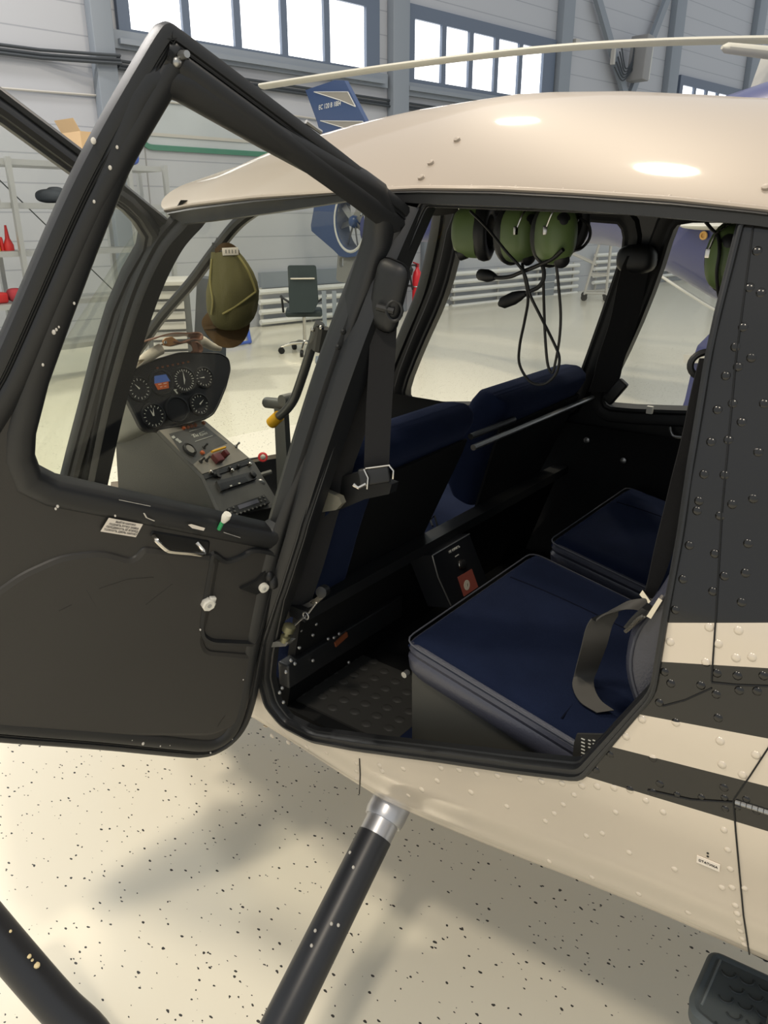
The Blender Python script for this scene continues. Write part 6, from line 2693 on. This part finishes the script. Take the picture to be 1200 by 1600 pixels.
# upper fin with its stripes and type lettering
fp = [(480, 141), (526, 125.5), (541, 126), (582, 205), (584, 290), (520, 290), (505, 215), (498, 190)]
m = MB()
m.prism([TF.p(*TF.px(*p), 0.03) for p in fp], -TF.n * 0.06)
fin = obj('tail_fin', m, BLUED, BH)
for pts in (((494, 144), (547, 144), (559, 167), (535, 157)), ((504, 189), (570, 190), (580, 208), (570, 209))):
    m = MB()
    m.prism([TF.p(*TF.px(*p), 0.031) for p in pts], TF.n * 0.002)
    st2 = obj('fin_stripe', m, FINGREY, fin)
    m = MB()
    for a, b in zip(pts, pts[1:] + pts[:1]):
        if a == pts[3] and False:
            continue
        m.tube([TF.p(*TF.px(*a), 0.034), TF.p(*TF.px(*b), 0.034)], 0.006, 5)
    obj('stripe_edge', m, LIGHTG, st2)
a, b = TF.px(501, 172), TF.px(536, 164.5)
ln = hypot(b[0] - a[0], b[1] - a[1])
tx = text('lettering', 'EC 120 B 1884', 0.082, TF, a[0], a[1], 0.033, WHITEPR, fin, atan2(b[1] - a[1], b[0] - a[0]), shear=0.15)
me = tx.data
ext = max((v.co - TF.p(a[0], a[1], 0.033)).dot(TF.x) for v in me.vertices)
kx = abs(b[0] - a[0]) / abs(ext)
for v in me.vertices:
    d = (v.co - TF.p(a[0], a[1], 0.033))
    v.co = v.co + TF.x * d.dot(TF.x) * (kx - 1)
# grey lower fin with a slot
m = MB()
slot = [(534, 402), (537, 401), (539, 404), (539, 415), (537, 418), (534, 417), (533, 414), (533, 405)]
m.plate([TF.p(*TF.px(*p), 0.03) for p in ((531, 391), (552, 398), (572, 390), (562, 420), (545, 442), (532, 440), (528, 436))], [[TF.p(*TF.px(*p), 0.03) for p in slot]], -TF.n * 0.05)
obj('lower_fin', m, mat('grey_fin', (128, 128, 124), 0.5), BH)

# mast, hub and blades
mp = onS(1218, 150, 6.4)
m = MB()
m.prism([onP(u, v, mp, axn) for u, v in ((1160, 172), (1168, 150), (1190, 88), (1260, 84), (1290, 172))], -axn * 0.5)
obj('mast_fairing', m, LIGHTG, BH)
m = MB()
c0 = onS(1128, 74, 6.2)
c1_ = onS(1250, 88, 6.3)
m.tube([c0, c0.lerp(c1_, 0.06), c0.lerp(c1_, 0.5), c1_], [0.02, 0.055, 0.065, 0.07], 14, flat=0.7)
obj('blade_root', m, BLADEM, BH)
bl_px = [(410, 135, 8.6), (520, 118, 8.3), (640, 101, 8.0), (770, 85, 7.7), (900, 73, 7.4), (1040, 65.5, 7.0), (1200, 62, 6.6), (1290, 62, 6.4)]
bpth = spline([onS(*p) for p in bl_px], 4)
m = MB()
rows = []
for i, p in enumerate(bpth):
    tng = (bpth[min(i + 1, len(bpth) - 1)] - bpth[max(0, i - 1)]).normalized()
    ch = V((0, 0, 1)).cross(tng).normalized()
    upn = tng.cross(ch)
    row = []
    for k in range(16):
        a = 2 * pi * k / 16
        row.append(p + ch * 0.10 * cos(a) + upn * 0.030 * sin(a))
    rows.append(row)
vs = m.grid(rows, closed=True)
m.bm.faces.new(vs[0][::-1])
m.bm.faces.new(vs[-1])
obj('rotor_blade', m, BLADEM, BH)
# blue skid legs with a grey step, seen low through the far rear window
g0 = [onP(u, v, bl(5.0, 0.9, 0), axn) for u, v in ((1127, 515), (1108, 522), (1090, 540), (1084, 556), (1078, 590), (1070, 625), (1066, 636), (1115, 640), (1140, 570), (1150, 520))]
gz = g0[6].z
lowp = [V((p.x, p.y, p.z)) for p in g0]
m = MB()
a_, b_ = g0[6], g0[7]
ext_ = [V((a_.x, a_.y, 0.03)) - axd * 0.05, V((b_.x, b_.y, 0.03)) + axd * 0.05]
m.prism(g0[:7] + ext_ + g0[7:], -axn * 0.12)
obj('skid_leg', m, BLUE, BH, ang=40)
m = MB()
s0 = onP(1086, 560, bl(5.0, 0.92, 0), axn)
m.prism([onP(u, v, bl(5.0, 0.95, 0), axn) for u, v in ((1068, 554), (1130, 556), (1130, 568), (1068, 567))], -axn * 0.25)
obj('boarding_step', m, CABG, BH)
m = MB()
m.tube([bl(4.9, 0.98, 0.05), bl(7.6, 0.98, 0.05)], 0.045, 12)
obj('skid_tube', m, LIGHTG, BH)
m = MB()
m.tube([bl(4.9, -0.98, 0.05), bl(7.6, -0.98, 0.05)], 0.045, 12)
obj('skid_tube', m, LIGHTG, BH)
m = MB()
m.tube(spline([bl(6.6, -0.95, 0.06), bl(6.6, -0.7, 0.5), bl(6.6, 0, 0.7), bl(6.6, 0.7, 0.5), bl(6.6, 0.95, 0.06)]), 0.06, 12)
obj('skid_leg', m, BLUE, BH)
